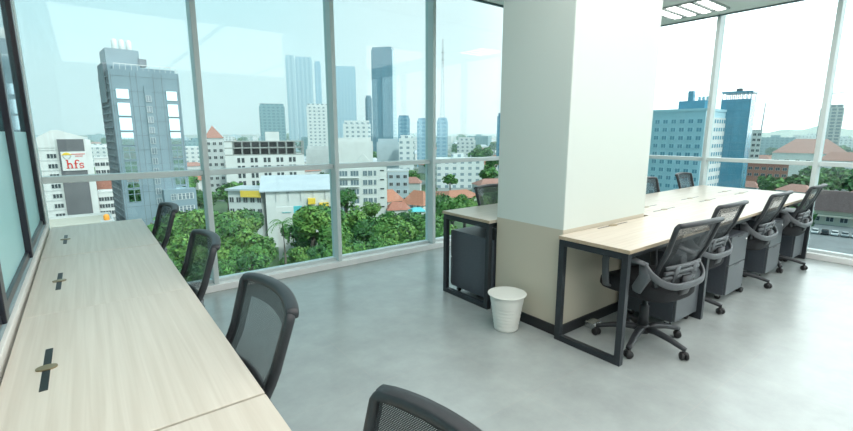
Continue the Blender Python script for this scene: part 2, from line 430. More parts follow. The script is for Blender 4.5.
# ------------------------------------------------------------------ task chairs
BZ0, BZ1 = .485, .912
def back_pt(u, v):
    w = .205+.030*v
    y = -.175-.125*v-.040*math.sin(min(1, v*1.15)*PI)*0.0+.018*math.sin(PI*min(1, v/.55)) * (1 if v < .55 else 0)
    y -= .042*(1-u*u)*(.6+.4*v)
    return Vector((u*w, y, BZ0+(BZ1-BZ0)*v-.012*u*u*v))
def make_chair():
    t = empty('task_chair', 'x', 'chair')
    # star base with casters
    sb = MB()
    sb.lathe([(.030, .075), (.045, .078), (.045, .125), (.032, .135)], 20)
    tips = []
    for k in range(5):
        a = 2*PI*k/5-PI/2; d = Vector((math.cos(a), math.sin(a), 0))
        pts = [d*(.02)+Vector((0, 0, .105)), d*.10+Vector((0, 0, .112)), d*.19+Vector((0, 0, .098)), d*.275+Vector((0, 0, .076)), d*.30+Vector((0, 0, .070))]
        sb.sweep(pts, .046, .036, n=10, power=3.5, scale=[1.1, 1.05, .9, .78, .72]); tips.append((d, a))
    base = sb.build('star_base', M['chair_plastic'], t)
    for d, a in tips:
        c = MB(); px, py = d.x*.295, d.y*.295
        ang = a+.9; ax = Vector((math.cos(ang), math.sin(ang), 0))
        for s in (-1, 1):
            o = Vector((px, py, .026))+ax*s*.014
            m4 = Matrix.Translation(o) @ ax.to_track_quat('Z', 'Y').to_matrix().to_4x4()
            tmp = MB(); tmp.lathe([(.006, -.010), (.024, -.009), (.026, -.004), (.026, .004), (.024, .009), (.006, .010)], 16)
            c.add([m4 @ Vector(v) for v in tmp.v], tmp.f, 0, True)
        c.lathe([(.006, .05), (.006, .075)], 8, (px, py, 0)); 
        c.lathe([(.016, .03), (.02, .045), (.012, .056)], 12, (px, py, 0))
        c.build('caster', M['rubber'], base)
    gl = MB(); gl.lathe([(.034, .12), (.030, .27), (.026, .275), (.016, .28), (.016, .40)], 20)
    gl.build('gas_lift', M['chair_plastic'], t)
    me = MB(); me.box(-.085, .085, -.13, .11, .385, .425, bev=.012)
    me.sweep([(.08, .03, .40), (.17, .03, .398), (.235, .035, .392)], .012, .012, n=8)
    me.build('tilt_mechanism', M['chair_plastic'], t)
    # seat: rounded cushion with waterfall front
    st = MB(); n = 36; rings = [(.0, .384, .84), (.25, .386, .95), (.5, .405, 1.0), (.75, .446, 1.0), (.9, .474, .985), (1.0, .488, .92), (1, .494, .75), (1, .497, .4)]
    vs = []; fs = []
    for _, z, s in rings:
        for k in range(n):
            a = 2*PI*k/n; ca, sa = math.cos(a), math.sin(a)
            x = math.copysign(abs(ca)**.5, ca)*.243*s; y = math.copysign(abs(sa)**.5, sa)*.250*s+.005
            dz = -.035*max(0, (y-.10)/.15)**2 * (1 if z > .44 else .2) + .01*(x/.24)**2
            vs.append((x, y, z+dz))
    for i in range(len(rings)-1):
        for k in range(n): fs.append([i*n+k, i*n+(k+1) % n, (i+1)*n+(k+1) % n, (i+1)*n+k])
    fs.append(list(range(n))[::-1]); fs.append([(len(rings)-1)*n+k for k in range(n)])
    st.add(vs, fs, 0, True); st.build('seat', M['chair_fabric'], t)
    # back frame: closed loop following the mesh panel
    loop = []
    def seg(u0, v0, u1, v1, k):
        for i in range(k): f = i/k; loop.append(back_pt(u0+(u1-u0)*f, v0+(v1-v0)*f))
    e = .07
    seg(-1+e, 0, 1-e, 0, 10); seg(1-e, 0, 1, e*.8, 3); seg(1, e*.8, 1, 1-e*.5, 10); seg(1, 1-e*.5, 1-e*.6, 1, 3)
    seg(1-e*.6, 1, -1+e*.6, 1, 14); seg(-1+e*.6, 1, -1, 1-e*.5, 3); seg(-1, 1-e*.5, -1, e*.8, 10); seg(-1, e*.8, -1+e, 0, 3)
    fr = MB(); fr.sweep(loop, .026, .030, closed=True, up=(0, 1, .2), n=10, power=3.0)
    # heavier top rail with blunt ends
    tr = [back_pt(-1+2*i/16, 1.0)+Vector((0, -.007, .002)) for i in range(17)]
    fr.sweep(tr, .042, .028, up=(0, 0, 1), n=12, power=2.8, scale=[.85, .97]+[1]*13+[.97, .85])
    bf = fr.build('back_frame', M['chair_plastic'], t)
    # mesh panel: dense border and open centre
    NU, NV = 26, 22; pn = MB(); vs = []
    for j in range(NV+1):
        for i in range(NU+1): vs.append(back_pt(-.985+1.97*i/NU, .01+.98*j/NV)+Vector((0, .004, 0)))
    inner = []; outer = []
    for j in range(NV):
        for i in range(NU):
            q = [j*(NU+1)+i, j*(NU+1)+i+1, (j+1)*(NU+1)+i+1, (j+1)*(NU+1)+i]
            (inner if 4 <= i < NU-4 and 6 <= j < NV-3 else outer).append(q)
    pn.add(vs, inner, 0, True); pn.add(vs, outer, 1, True)
    pn.build('back_mesh', [M['net'], M['net_dense']], t)
    # lumbar support: ribbed grey plastic shell on the rear of the back
    lb = MB()
    for k in range(4):
        v = .07+k*.085
        lb.sweep([back_pt(-.88+1.76*i/12, v)+Vector((0, -.024-.006*k*(3-k)*.5, 0)) for i in range(13)], .018, .026, up=(0, 0, 1), n=8, power=3.2)
    for s in (-.45, .45):
        lb.sweep([back_pt(s, .05)+Vector((0, -.032, 0)), back_pt(s, .2)+Vector((0, -.036, 0)), back_pt(s, .34)+Vector((0, -.03, 0))], .05, .012, up=(0, 1, 0), n=8, power=3.5)
    lb.build('lumbar_support', M['chair_grey'], t)
    # spine joining back and tilt mechanism
    sp = MB(); sp.sweep([(0, -.10, .40), (0, -.19, .405), (0, -.245, .44), (0, -.262, .50), (0, -.262, .56)], .10, .03, up=(0, 1, .3), n=10, power=3.2)
    sp.build('back_bracket', M['chair_plastic'], t)
    # arms: slanted front post, pad, and rear plate meeting the band that wraps the lower back
    for s in (-1, 1):
        ar = MB()
        ar.sweep([(s*.205, .12, .415), (s*.262, .125, .43), (s*.275, .125, .50), (s*.272, .135, .60), (s*.268, .13, .640)], .022, .05, up=(0, 1, 0), n=10, power=3.2)
        ar.sweep([(s*.268, .155, .640), (s*.27, .05, .655), (s*.268, -.06, .652), (s*.262, -.15, .635)], .058, .024, n=10, power=3.2, scale=[.7, 1, 1, .85])
        ar.sweep([(s*.264, -.13, .638), (s*.268, -.15, .56), (s*.262, -.10, .47), (s*.215, -.07, .418)], .024, .07, up=(0, 1, 0), n=10, power=3.5, scale=[.8, 1.1, 1, .7])
        ar.build('armrest', M['chair_grey'], t)
    bd = MB(); N = 18; pts = []
    for i in range(N+1):
        a = PI*i/N; ca = math.cos(a); x = .268*math.copysign(abs(ca)**.6, ca); y = -.125-.158*math.sin(a)**.7 if 0 < i < N else -.125
        pts.append((x, y, .640-.135*math.sin(a)**.6 if 0 < i < N else .640))
    bd.sweep(pts, .018, .044, n=10, power=3.2)
    bd.build('arm_band', M['chair_grey'], t)
    return t
ch = make_chair()
GR = 'chairs along the near row of desks'; GL = 'chairs along the left desks'; GF = 'chairs on the far side of the desks'
ch.location = (2.95, 1.40, 0); ch.rotation_euler = (0, 0, R(-6)); ch['group'] = GR
ch['label'] = 'grey mesh task chair nearest the column, its whole star base in view'
turn_base(dup(ch, (3.87, 1.55, 0), R(-2), 'grey mesh task chair second in the row from the column', GR), 14)
turn_base(dup(ch, (4.89, 1.52, 0), R(0), 'grey mesh task chair third in the row from the column', GR), 14)
turn_base(dup(ch, (5.87, 1.48, 0), R(1), 'grey mesh task chair last in the row beside the right window', GR), 14)
dup(ch, (.132, .50, 0), R(90), 'black mesh chair back cut off at the bottom edge of the photo', GL)
dup(ch, (.132, 1.465, 0), R(90), 'black mesh chair at the left desk with the largest cable slot', GL)
dup(ch, (.132, 2.44, 0), R(90), 'black mesh chair at the left desks, second from the window', GL)
dup(ch, (.132, 3.65, 0), R(92), 'black mesh chair at the far left desk beside the window', GL)
dup(ch, (3.22, 2.83, 0), R(180), 'mesh chair seen over the desk left of the column', GF)
dup(ch, (5.20, 2.28, 0), R(180), 'mesh chair half hidden by the right side of the column', GF)
dup(ch, (6.19, 2.28, 0), R(184), 'mesh chair across the desks in front of the blue building', GF)

# ------------------------------------------------------------------ bin and floor socket
bn = empty('waste_bin', 'white ribbed plastic waste bin on the floor by the column', 'bin', (2.365, 2.125, 0))
bn.scale = (.95, .95, .95)
pf = [(.085, 0), (.092, .004)]
for k in range(9):
    z = .02+k*.028; r = .092+(.135-.092)*z/.285
    pf += [(r, z), (r+.0006, z+.006), (r+.0006, z+.020), (r, z+.026)]
pf += [(.137, .278), (.145, .282), (.146, .290), (.140, .293), (.134, .288), (.128, .24), (.088, .010), (.001, .008)]
MB().lathe(pf, 40).build('bucket', M['bin'], bn)
MB().lathe([(.139, .2845), (.1475, .2835), (.1495, .2875), (.1475, .2925), (.139, .2915)], 40).build('rim', M['bin'], bn)
fb = empty('floor_socket', 'small metal socket box on the floor beside the column skirting', 'socket', (2.90, 1.745, 0))
MB().box(-.05, .05, -.04, .04, 0, .05, bev=.006).build('housing', M['steel'], fb)
MB().box(-.035, .035, -.046, -.038, .012, .04, bev=.003).build('socket_plate', M['bin'], fb)
# ------------------------------------------------------------------ the city outside, 30 m below the office floor
G = -30.0
def facade_mat(name, wall, win, fw, fh, ww, wh, rough=.5, wrough=.12):
    """wall with a regular grid of windows, for buildings several hundred metres away"""
    m = bpy.data.materials.new(name); m.use_nodes = True
    nt = m.node_tree; b = nt.nodes['Principled BSDF']; ln = nt.links.new
    tc = nt.nodes.new('ShaderNodeTexCoord'); sp = nt.nodes.new('ShaderNodeSeparateXYZ'); ln(tc.outputs['Object'], sp.inputs[0])
    def mth(op, a, v=None, c=None):
        n = nt.nodes.new('ShaderNodeMath'); n.operation = op; ln(a, n.inputs[0])
        if v is not None: n.inputs[1].default_value = v
        if c is not None: ln(c, n.inputs[1])
        return n.outputs[0]
    u = mth('ADD', sp.outputs['X'], c=sp.outputs['Y'])
    a = mth('LESS_THAN', mth('FRACT', mth('DIVIDE', u, fw)), ww); c = mth('LESS_THAN', mth('FRACT', mth('DIVIDE', sp.outputs['Z'], fh)), wh)
    f = mth('MULTIPLY', a, c=c)
    mx = nt.nodes.new('ShaderNodeMix'); mx.data_type = 'RGBA'; mx.inputs[6].default_value = (*wall, 1); mx.inputs[7].default_value = (*win, 1)
    ln(f, mx.inputs['Factor']); ln(mx.outputs[2], b.inputs['Base Color'])
    r = nt.nodes.new('ShaderNodeMapRange'); r.inputs['To Min'].default_value = rough; r.inputs['To Max'].default_value = wrough
    ln(f, r.inputs['Value']); ln(r.outputs['Result'], b.inputs['Roughness'])
    return m
def tile_mat(name, c):
    m = bpy.data.materials.new(name); m.use_nodes = True
    nt = m.node_tree; b = nt.nodes['Principled BSDF']
    tc = nt.nodes.new('ShaderNodeTexCoord'); n = nt.nodes.new('ShaderNodeTexNoise'); n.inputs['Scale'].default_value = 3
    r = nt.nodes.new('ShaderNodeValToRGB'); r.color_ramp.elements[0].position = .35; r.color_ramp.elements[1].position = .65
    r.color_ramp.elements[0].color = (*[x*.75 for x in c], 1); r.color_ramp.elements[1].color = (*c, 1)
    nt.links.new(tc.outputs['Object'], n.inputs['Vector']); nt.links.new(n.outputs['Fac'], r.inputs['Fac']); nt.links.new(r.outputs['Color'], b.inputs['Base Color'])
    b.inputs['Roughness'].default_value = .7
    return m
def ground_mat():
    m = bpy.data.materials.new('urban ground'); m.use_nodes = True
    nt = m.node_tree; b = nt.nodes['Principled BSDF']
    tc = nt.nodes.new('ShaderNodeTexCoord'); v = nt.nodes.new('ShaderNodeTexVoronoi'); v.inputs['Scale'].default_value = .045
    r = nt.nodes.new('ShaderNodeValToRGB'); r.color_ramp.interpolation = 'CONSTANT'
    cs = [(0, (.05, .10, .05)), (.30, (.13, .15, .14)), (.5, (.07, .13, .06)), (.68, (.25, .27, .26)), (.84, (.24, .12, .08))]
    el = r.color_ramp.elements; el[0].position, el[0].color = 0, (*cs[0][1], 1); el[1].position, el[1].color = cs[1][0], (*cs[1][1], 1)
    for p, c in cs[2:]: q = el.new(p); q.color = (*c, 1)
    nt.links.new(tc.outputs['Object'], v.inputs['Vector']); nt.links.new(v.outputs['Color'], r.inputs['Fac']); nt.links.new(r.outputs['Color'], b.inputs['Base Color'])
    b.inputs['Roughness'].default_value = .9
    return m
C = dict(
 ground=ground_mat(), asphalt=mat('grey asphalt', (.16, .18, .19), .8, noise=.12, nscale=.2), lawn=mat('short grass', (.05, .11, .035), .9, noise=.3, nscale=.3), pave=mat('light paving', (.30, .31, .30), .8),
 white=mat('white render', (.62, .64, .63), .7, noise=.05, nscale=.3), offwhite=mat('off white render', (.50, .53, .53), .7, noise=.08, nscale=.2), pale=mat('pale blue render', (.40, .48, .52), .7, noise=.05, nscale=.2),
 beige=mat('beige render', (.50, .47, .40), .7), grey=mat('grey cladding', (.19, .27, .315), .5, noise=.10, nscale=.15), grey2=mat('darker grey cladding', (.13, .165, .19), .5, noise=.2, nscale=.5),
 dark=mat('dark grey panel', (.12, .125, .135), .6, noise=.12, nscale=.2), brick=tile_mat('brick red', (.42, .17, .12)), tile=tile_mat('orange clay tiles', (.44, .19, .12)), tile2=tile_mat('faded red tiles', (.40, .20, .16)),
 tileb=tile_mat('brown roof tiles', (.13, .085, .085)), roofg=mat('grey metal roof', (.42, .48, .52), .4, noise=.05, nscale=.3), conc=mat('raw concrete', (.30, .32, .31), .8, noise=.1, nscale=.3),
 win=mat('reflective window glass', (.16, .22, .26), .05, metal=.0, spec=1.0), mirror=mat('mirror window glass', (.62, .80, .86), .03, metal=1.0), wdark=mat('dark window', (.05, .065, .075), .15, spec=.6), frame=mat('window frame white', (.55, .58, .58), .5),
 blueg=mat('blue curtain glass', (.10, .30, .42), .15, spec=.9, noise=.1, nscale=.3), bluewall=mat('pale blue cladding', (.42, .63, .71), .5, noise=.04, nscale=.2), wblue=mat('blue window', (.13, .32, .43), .12, spec=.8),
 yellow=mat('yellow fascia', (.80, .55, .06), .5), teal=mat('teal panel', (.10, .48, .52), .5), red=mat('red sign paint', (.62, .045, .035), .5), orange=mat('orange plastic', (.85, .32, .03), .5), signw=mat('white sign board', (.66, .67, .66), .5),
 trunk=mat('grey bark', (.12, .10, .08), .9), leaf=leaf_mat('bright green leaves', (.075, .20, .045)), leaf2=leaf_mat('deep green leaves', (.045, .135, .045)), leaf3=leaf_mat('yellow green leaves', (.12, .24, .05)),
 steel=mat('galvanised steel', (.40, .43, .45), .5), tyre=mat('tyre', (.02, .02, .02), .8), carw=mat('white car paint', (.65, .67, .68), .25), cars=mat('silver car paint', (.35, .38, .40), .25), cark=mat('black car paint', (.03, .035, .04), .2), carr=mat('red car paint', (.40, .04, .04), .25))
F = dict(
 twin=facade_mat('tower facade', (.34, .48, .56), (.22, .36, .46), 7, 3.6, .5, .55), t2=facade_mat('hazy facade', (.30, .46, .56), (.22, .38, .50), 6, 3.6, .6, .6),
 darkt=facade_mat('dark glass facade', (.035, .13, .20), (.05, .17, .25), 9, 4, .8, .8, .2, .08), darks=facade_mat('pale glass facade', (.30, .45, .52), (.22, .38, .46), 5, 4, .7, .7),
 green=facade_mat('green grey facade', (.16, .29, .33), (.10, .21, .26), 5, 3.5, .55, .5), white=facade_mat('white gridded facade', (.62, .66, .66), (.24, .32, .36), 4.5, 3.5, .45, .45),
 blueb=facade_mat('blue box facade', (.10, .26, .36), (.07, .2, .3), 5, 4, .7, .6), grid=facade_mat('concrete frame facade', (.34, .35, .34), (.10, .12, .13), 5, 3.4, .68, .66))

def polar(b, D, z=0): return Vector((D*math.sin(R(b)), D*math.cos(R(b)), z))
struct(bx(-9000, 9000, -3000, 9000, G-1, G).build('ground', C['ground']), 'green and grey ground of the city')
struct(bx(-60, 320, 66, 92, G, G+.06).build('road', C['asphalt']), 'asphalt street below the left windows')
struct(bx(-60, 330, 92, 150, G, G+.03).build('verge', C['lawn']), 'green verge under the street trees')
struct(bx(100, 320, -60, 62, G, G+.05).build('road_side', C['asphalt']), 'grey street and parking lot below the right windows')

def root(name, label, cat, b, D, tw=0, group=None): 
    return empty(name, label, cat, polar(b, D, G), -R(b)+R(tw), group)
unit_cache = {}
def unit(kind):
    """one window, 1 wide x 1 high, on the local -y face: frame bars and panes"""
    if kind not in unit_cache:
        m = MB(); m.box(-.5, .5, -.05, .10, -.5, .5, 0)
        if kind[1]:
            for k in range(kind[1]+1):
                x = -.5+k/kind[1]; m.box(x-.03, x+.03, -.09, .0, -.5, .5, 1)
            for z in (-.5, .5-.04): m.box(-.5, .5, -.09, 0, z, z+.04, 1)
            if kind[2]: m.box(-.5, .5, -.085, 0, .1, .14, 1)
        o = m.build('window', [C[kind[0]], C[kind[3]]]); me = o.data; bpy.data.objects.remove(o); unit_cache[kind] = me
    return unit_cache[kind]
def window(par, x, y, z, w, h, kind=('win', 2, 0, 'frame'), rz=0):
    o = bpy.data.objects.new('window', unit(kind)); col.objects.link(o); o.parent = par
    o.location = (x, y, z); o.scale = (w, 1.6 if rz == 0 else 1.6, h); o.rotation_euler = (0, 0, rz); return o
def H(z): return z-G    # height above ground of a level given relative to the office floor

# --- grey tower on the left
D = 133; t = root('office_tower', 'tall grey tower on the left with white tanks and bright square windows', 'tower', 6.05, D, 11)
W = 14.9; ht = H(1.433+.108*D)
m = MB(); m.box(-W/2, W/2, 0, 15, 0, ht); m.box(-W/2, W/2, 0, .3, ht, ht+.5); m.box(-W/2+1.2, W/2-.3, 2, 14, ht, ht+1.4)
m.box(-.6, .9, -.25, .2, 12, ht-3); 
wl = m.build('wall', C['grey'], t)
sd = MB(); sd.box(-W/2-.15, -W/2, .3, 15, 0, ht+.2)
for k in range(26): sd.box(-W/2-.32, -W/2-.1, .4, 14.8, 2+k*1.7, 2.35+k*1.7)
for k in range(7): sd.box(-W/2-.3, -W/2-.12, 1+k*2.2, 1.3+k*2.2, 0, ht)
sd.build('side_cladding', C['grey2'], t)
bx(-W/2+.3, -W/2+7.2, 3, 12, ht-6, ht+5.6).build('lift_house', C['grey'], t)
bx(-W/2-.5, -W/2+.3, 3.2, 12, ht-7, ht+2.2).build('lift_shaft', C['grey2'], t)
bx(W/2-8.2, W/2-6.2, 3, 6, ht+2.0, ht+3.7).build('roof_unit', C['grey2'], t)
for k in range(3):
    MB().lathe([(.55, ht+5.6), (.62, ht+5.7), (.62, ht+7.6), (.45, ht+8.0), (.12, ht+8.15)], 14, (-W/2+2.6+k*1.5, 5, 0)).build('water_tank', C['white'], t)
r_ = MB()
for k in range(12): r_.box(-W/2+1.2+k*1.2, -W/2+1.28+k*1.2, .2, .3, ht+.5, ht+1.9)
r_.box(-W/2+1.2, W/2-.3, .2, .28, ht+1.8, ht+1.95); r_.build('roof_railing', C['frame'], t)
for k in range(8):
    z = H(1.433+.080*D)-3.5*k-(0 if k else .2)
    for x, w_ in ((-W/2+2.35, 2.7), (W/2-2.0, 2.5)):
        window(t, x, 0, z-1.5 if k else z-1.2, w_, 3.25 if k else 2.4, ('mirror', 2 if k > 3 else 1, k > 3, 'grey'))
for k in range(12):
    z = H(1.433+.070*D)-2.55*k
    window(t, .15, -.3, z-1, 1.1, 1.5, ('win', 2, 0, 'frame'))
pd = bx(W/2-6.5, W/2+1.0, -2.2, 0, 0, H(1.433-.108*D)).build('annex', C['grey'], t)
for k in range(4):
    for x, w_ in ((W/2-4.4, 1.2), (W/2-1.6, 3.6)) if k == 0 else ((W/2-1.6, 3.6), (W/2-5.4, 1.2)):
        window(t, x, -2.2, H(1.433-.108*D)-1.9-3.3*k, w_, 1.6, ('win', 4 if w_ > 2 else 2, 1, 'frame'))
ln_ = MB()
for k in range(14): ln_.box(-W/2, W/2, -.05, .02, ht-1.0-3.5*k, ht-.92-3.5*k)
for x in (-W/2+.3, -W/2+4.2, -2, 1.6, W/2-4, W/2-.4): ln_.box(x, x+.1, -.04, .02, 6, ht)
ln_.build('panel_joint', C['grey2'], t)

# --- building with the hospital-like sign
D = 200; t = root('sign_building', 'white building on the left with dark panel and red lettered sign', 'building', -1.4, D, 0)
W = 14.5; m = MB(); zt = H(1.433+.0)
m.box(-W/2, -W/2+5.6, 0, 14, 0, zt-1.6); m.box(-W/2+5.6, W/2, .2, 14, 0, zt-2.4)
m.add([(-W/2-.3, -.2, zt-1.6), (-W/2+4, -.2, zt+.9), (-W/2+5.9, -.2, zt+1.0), (W/2-2.2, -.2, zt-1.2), (W/2, -.2, zt-4.5), (W/2, -.2, zt-5), (-W/2-.3, -.2, zt-5),
       (-W/2-.3, 8, zt-1.6), (-W/2+4, 8, zt+.9), (-W/2+5.9, 8, zt+1.0), (W/2-2.2, 8, zt-1.2), (W/2, 8, zt-4.5), (W/2, 8, zt-5), (-W/2-.3, 8, zt-5)],
      [[0, 1, 2, 3, 4, 5, 6], [13, 12, 11, 10, 9, 8, 7]]+[[i, (i+1) % 7, 7+(i+1) % 7, 7+i] for i in range(7)])
m.build('wall', C['white'], t)
px0, px1 = -W/2+5.2, W/2-2.0
bx(px0, px1, -.8, .1, H(1.433-.143*D), H(1.433-.0105*D)).build('dark_panel', C['dark'], t)
bx(px1, W/2, -.5, .2, 0, zt-4).build('corner_pier', C['white'], t)
for k in range(9): window(t, -W/2+3.3, 0, zt-4.3-3.45*k, 2.6, 1.5, ('wdark', 3, 0, 'frame'))
for k in range(9): bx(-W/2, -W/2+5.2, -.12, 0, zt-5.9-3.45*k, zt-5.6-3.45*k).build('sill_band', C['offwhite'], t)
sx0, sx1 = px0+.55, px1+.15; sz1, sz0 = H(1.433-.0317*D), H(1.433-.0645*D)
sb = bx(sx0, sx1, -1.15, -.8, sz0, sz1).build('sign_board', C['signw'], t)
def letters(parent, name, txt, x, y, z, size, m_, ext=.03, align='LEFT', sx=1, rz=0, bold=.03):
    c = bpy.data.curves.new(name, 'FONT'); c.body = txt; c.size = size; c.extrude = ext; c.align_x = align; c.offset = bold*size
    o = bpy.data.objects.new(name, c); col.objects.link(o)
    dg = bpy.context.evaluated_depsgraph_get(); me = bpy.data.meshes.new_from_object(o.evaluated_get(dg)); bpy.data.objects.remove(o)
    o = bpy.data.objects.new(name, me); me.materials.clear(); me.materials.append(m_); col.objects.link(o); o.parent = parent
    o.location = (x, y, z); o.rotation_euler = (PI/2, 0, rz); o.scale = (sx, 1, 1); return o
# serif letters h f s built from bars and arcs
lt = MB(); U = 3.1; y0, y1 = -1.25, -1.14
def bar(x0, x1, z0, z1): lt.box(sx0+1.15+x0*U, sx0+1.15+x1*U, y0, y1, sz0+.75+z0*U, sz0+.75+z1*U)
def arc(cx, cz, rx, rz_, a0, a1, th, n=14):
    vs = []; 
    for i in range(n+1):
        a = R(a0+(a1-a0)*i/n)
        for yy in (y0, y1):
            for k in (-th/2, th/2): vs.append((sx0+1.15+(cx+(rx+k)*math.cos(a))*U, yy, sz0+.75+(cz+(rz_+k)*math.sin(a))*U))
    fs = []
    for i in range(n):
        a = i*4; b = a+4; fs += [[a, a+1, b+1, b], [a+2, b+2, b+3, a+3], [a, b, b+2, a+2], [a+1, a+3, b+3, b+1]]
    lt.add(vs, fs)
bar(.06, .19, 0, .98); bar(-.02, .19, .88, .98); bar(-.02, .27, 0, .08); arc(.31, .36, .16, .20, 0, 160, .13); bar(.41, .54, 0, .38); bar(.34, .61, 0, .08)
bar(.76, .89, 0, .74); bar(.68, .98, 0, .08); bar(.68, 1.02, .50, .58); arc(.99, .74, .165, .17, 20, 180, .11)
arc(1.34, .43, .15, .125, 30, 270, .11); arc(1.34, .17, .16, .135, 90, -150, .11); bar(1.47, 1.53, .40, .58); bar(1.15, 1.21, .02, .2)
lt.build('lettering', C['red'], sb)
em = MB(); ecx, ecz = sx0+1.55, sz1-1.05
n = 16; pts = [(ecx+1.1*math.cos(PI*k/n), ecz+.75*math.sin(PI*k/n)) for k in range(n+1)]
em.add([(x, y0, z) for x, z in pts]+[(x, y1, z) for x, z in pts], [list(range(n+1)), list(range(n+1, 2*n+2))[::-1]]+[[k, k+1, n+2+k, n+1+k] for k in range(n)]+[[n, 0, n+1, 2*n+1]])
em.box(ecx-1.45, ecx+1.45, y0, y1, ecz-.12, ecz+.08)
em.build('emblem_top', C['yellow'], sb)
e2 = MB(); e2.sweep([(ecx-1.0, -1.2, ecz-.1), (ecx-1.1, -1.2, ecz-.6), (ecx-.7, -1.2, ecz-1.2), (ecx-.35, -1.2, ecz-1.5)], .22, .1, n=6); e2.sweep([(ecx+1.0, -1.2, ecz-.1), (ecx+1.1, -1.2, ecz-.6), (ecx+.7, -1.2, ecz-1.2), (ecx+.35, -1.2, ecz-1.5)], .22, .1, n=6)
e2.build('emblem_bottom', C['dark'], sb)
e3 = MB(); 
for k in range(9): e3.box(sx0+2.9+k*.42, sx0+3.22+k*.42, y0, y1, sz1-1.05, sz1-.75)
for k in range(5): e3.box(sx0+3.9+k*.42, sx0+4.2+k*.42, y0, y1, sz1-1.75, sz1-1.45)
e3.build('small_lettering', C['red'], sb)

# generic block building
def block(name, label, cat, b0, b1, D, ztop, depth, wm, tw=0, group=None, rows=0, cols=0, ww=1.6, wh=1.5, kind=('wdark', 2, 0, 'frame'), fl=3.4, top=2.2, roof=True, sub=None, maxrows=9):
    b = (b0+b1)/2; W = 2*D*math.tan(R((b1-b0)/2)); h = H(ztop)
    t = root(name, label, cat, b, D, tw, group)
    m = MB(); m.box(-W/2, W/2, 0, depth, 0, h)
    m.build('wall', wm, t)
    if roof:
        p = MB(); 
        p.box(-W/2-.1, W/2+.1, -.1, .25, h, h+.6); p.box(-W/2-.1, W/2+.1, depth-.25, depth+.1, h, h+.6); p.box(-W/2-.1, -W/2+.25, .25, depth-.25, h, h+.6); p.box(W/2-.25, W/2+.1, .25, depth-.25, h, h+.6)
        p.build('parapet', C['offwhite'] if wm in (C['white'], C['beige'], C['pale']) else wm, t)
    for r in range(rows):
        for c in range(cols): window(t, -W/2+W*(c+.5)/cols, 0, h-top-fl*r, ww, wh, kind)
    return t, W, h

# --- white building with open concrete top floors
D = 220; t = root('apartment_building', 'white building with open concrete top floors and paired dark windows', 'building', 17.6, D, 0)
W = 34.3; ht = H(1.433-.0165*D); zf = H(1.433-.0455*D)
MB().box(-W/2, W/2, 0, 16, 0, zf).box(-W/2, -W/2+3.2, 0, 16, zf, ht).build('wall', C['white'], t)
f = MB()
for k in range(9): x = -W/2+3.2+k*(W-3.6)/8; f.box(x, x+.5, 0, .5, zf, ht); f.box(x, x+.5, 9, 9.5, zf, ht)
for z in (zf, zf+3.1, ht-.4): f.box(-W/2, W/2, -.1, .5, z, z+.45)
f.box(-W/2, W/2, 0, 12, zf+3.1, zf+3.4); f.box(-W/2, W/2, 6, 12, ht-.3, ht); f.build('concrete_frame', C['conc'], t)
bx(-W/2+3.2, W/2-3, 10, 12, zf, ht-.6).build('inner_wall', C['dark'], t)
for r in range(6):
    for c in range(5):
        for s in (-.9, .9): window(t, -W/2+6.5+c*5.6+s, 0, zf-2.2-3.5*r, 1.3, 2.3, ('wdark', 1, 0, 'frame'))
bx(.4, 6.6, 5, 11, ht-.2, ht+4.2).build('roof_room', C['white'], t)
t, W, h = block('corner_house', 'grey white building with a pointed red roof, left of the concrete framed one', 'building', 11.2, 13.1, 245, 1.433-.012*245, 9, C['offwhite'], rows=7, cols=3, ww=1.5)
MB().add([(-W/2-.4, -.4, h+.5), (W/2+.4, -.4, h+.5), (W/2+.4, 9.4, h+.5), (-W/2-.4, 9.4, h+.5), (-.5, 4.5, h+6.6)], [[0, 1, 4], [1, 2, 4], [2, 3, 4], [3, 0, 4], [3, 2, 1, 0]]).build('roof', C['tile2'], t)

# --- hall with pale roof, sign wall and yellow fascia
D = 128; t = root('market_hall', 'white hall with pale metal roof and yellow fascia behind the street trees', 'building', 21.2, D, 0)
W = 17.5; ht = H(1.433-.121*D); m = MB(); m.box(-W/2, W/2, 0, 14, 0, ht); m.build('wall', C['white'], t)
rf = MB(); n = 8; vs = []
for x in (-W/2-1.5, W/2+.6):
    for k in range(n+1): a = k/n; vs.append((x, -.8+a*12, ht+3.2*math.sin(a*PI/2)))
    for k in range(n+1): a = k/n; vs.append((x, -.8+a*12, ht-.3+3.2*math.sin(a*PI/2)*.97))
q = 2*(n+1)
fs = [[k, k+1, q+k+1, q+k] for k in range(n)]+[[n+1+k+1, n+1+k, q+n+1+k, q+n+2+k] for k in range(n)]
fs += [[o_+k, o_+n+1+k, o_+n+2+k, o_+k+1] for o_ in (0, q) for k in range(n)]+[[0, q, q+n+1, n+1]]
rf.add(vs, fs); rf.build('roof', C['roofg'], t)
for k in range(5): bx(-W/2+2.6+k*3.3, -W/2+2.75+k*3.3, -.3, 0, ht-3, ht).build('roof_post', C['steel'], t)
bx(W/2-6.4, W/2-4.4, -1.4, -.1, ht-4.0, ht-2.4).build('yellow_awning', C['yellow'], t); bx(W/2-3.4, W/2-.8, -1.4, -.1, ht-5.3, ht-3.8).build('yellow_awning', C['yellow'], t)
for k in range(4): window(t, -W/2+4+k*3.4, 0, ht-5.5, 2.2, 1.8, ('win', 2, 0, 'frame'))
D = 112; t = root('billboard', 'tall white sign wall with teal writing behind the palm', 'billboard', 19.45, D, 0)
W = 4.0; z1, z0 = H(1.433-.157*D), H(1.433-.285*D)
bx(-W/2, W/2, 0, .5, z0-1, z1).build('panel', C['signw'], t); bx(W/2, W/2+2.0, .1, .6, z0-1, z1).build('side_panel', C['teal'], t)
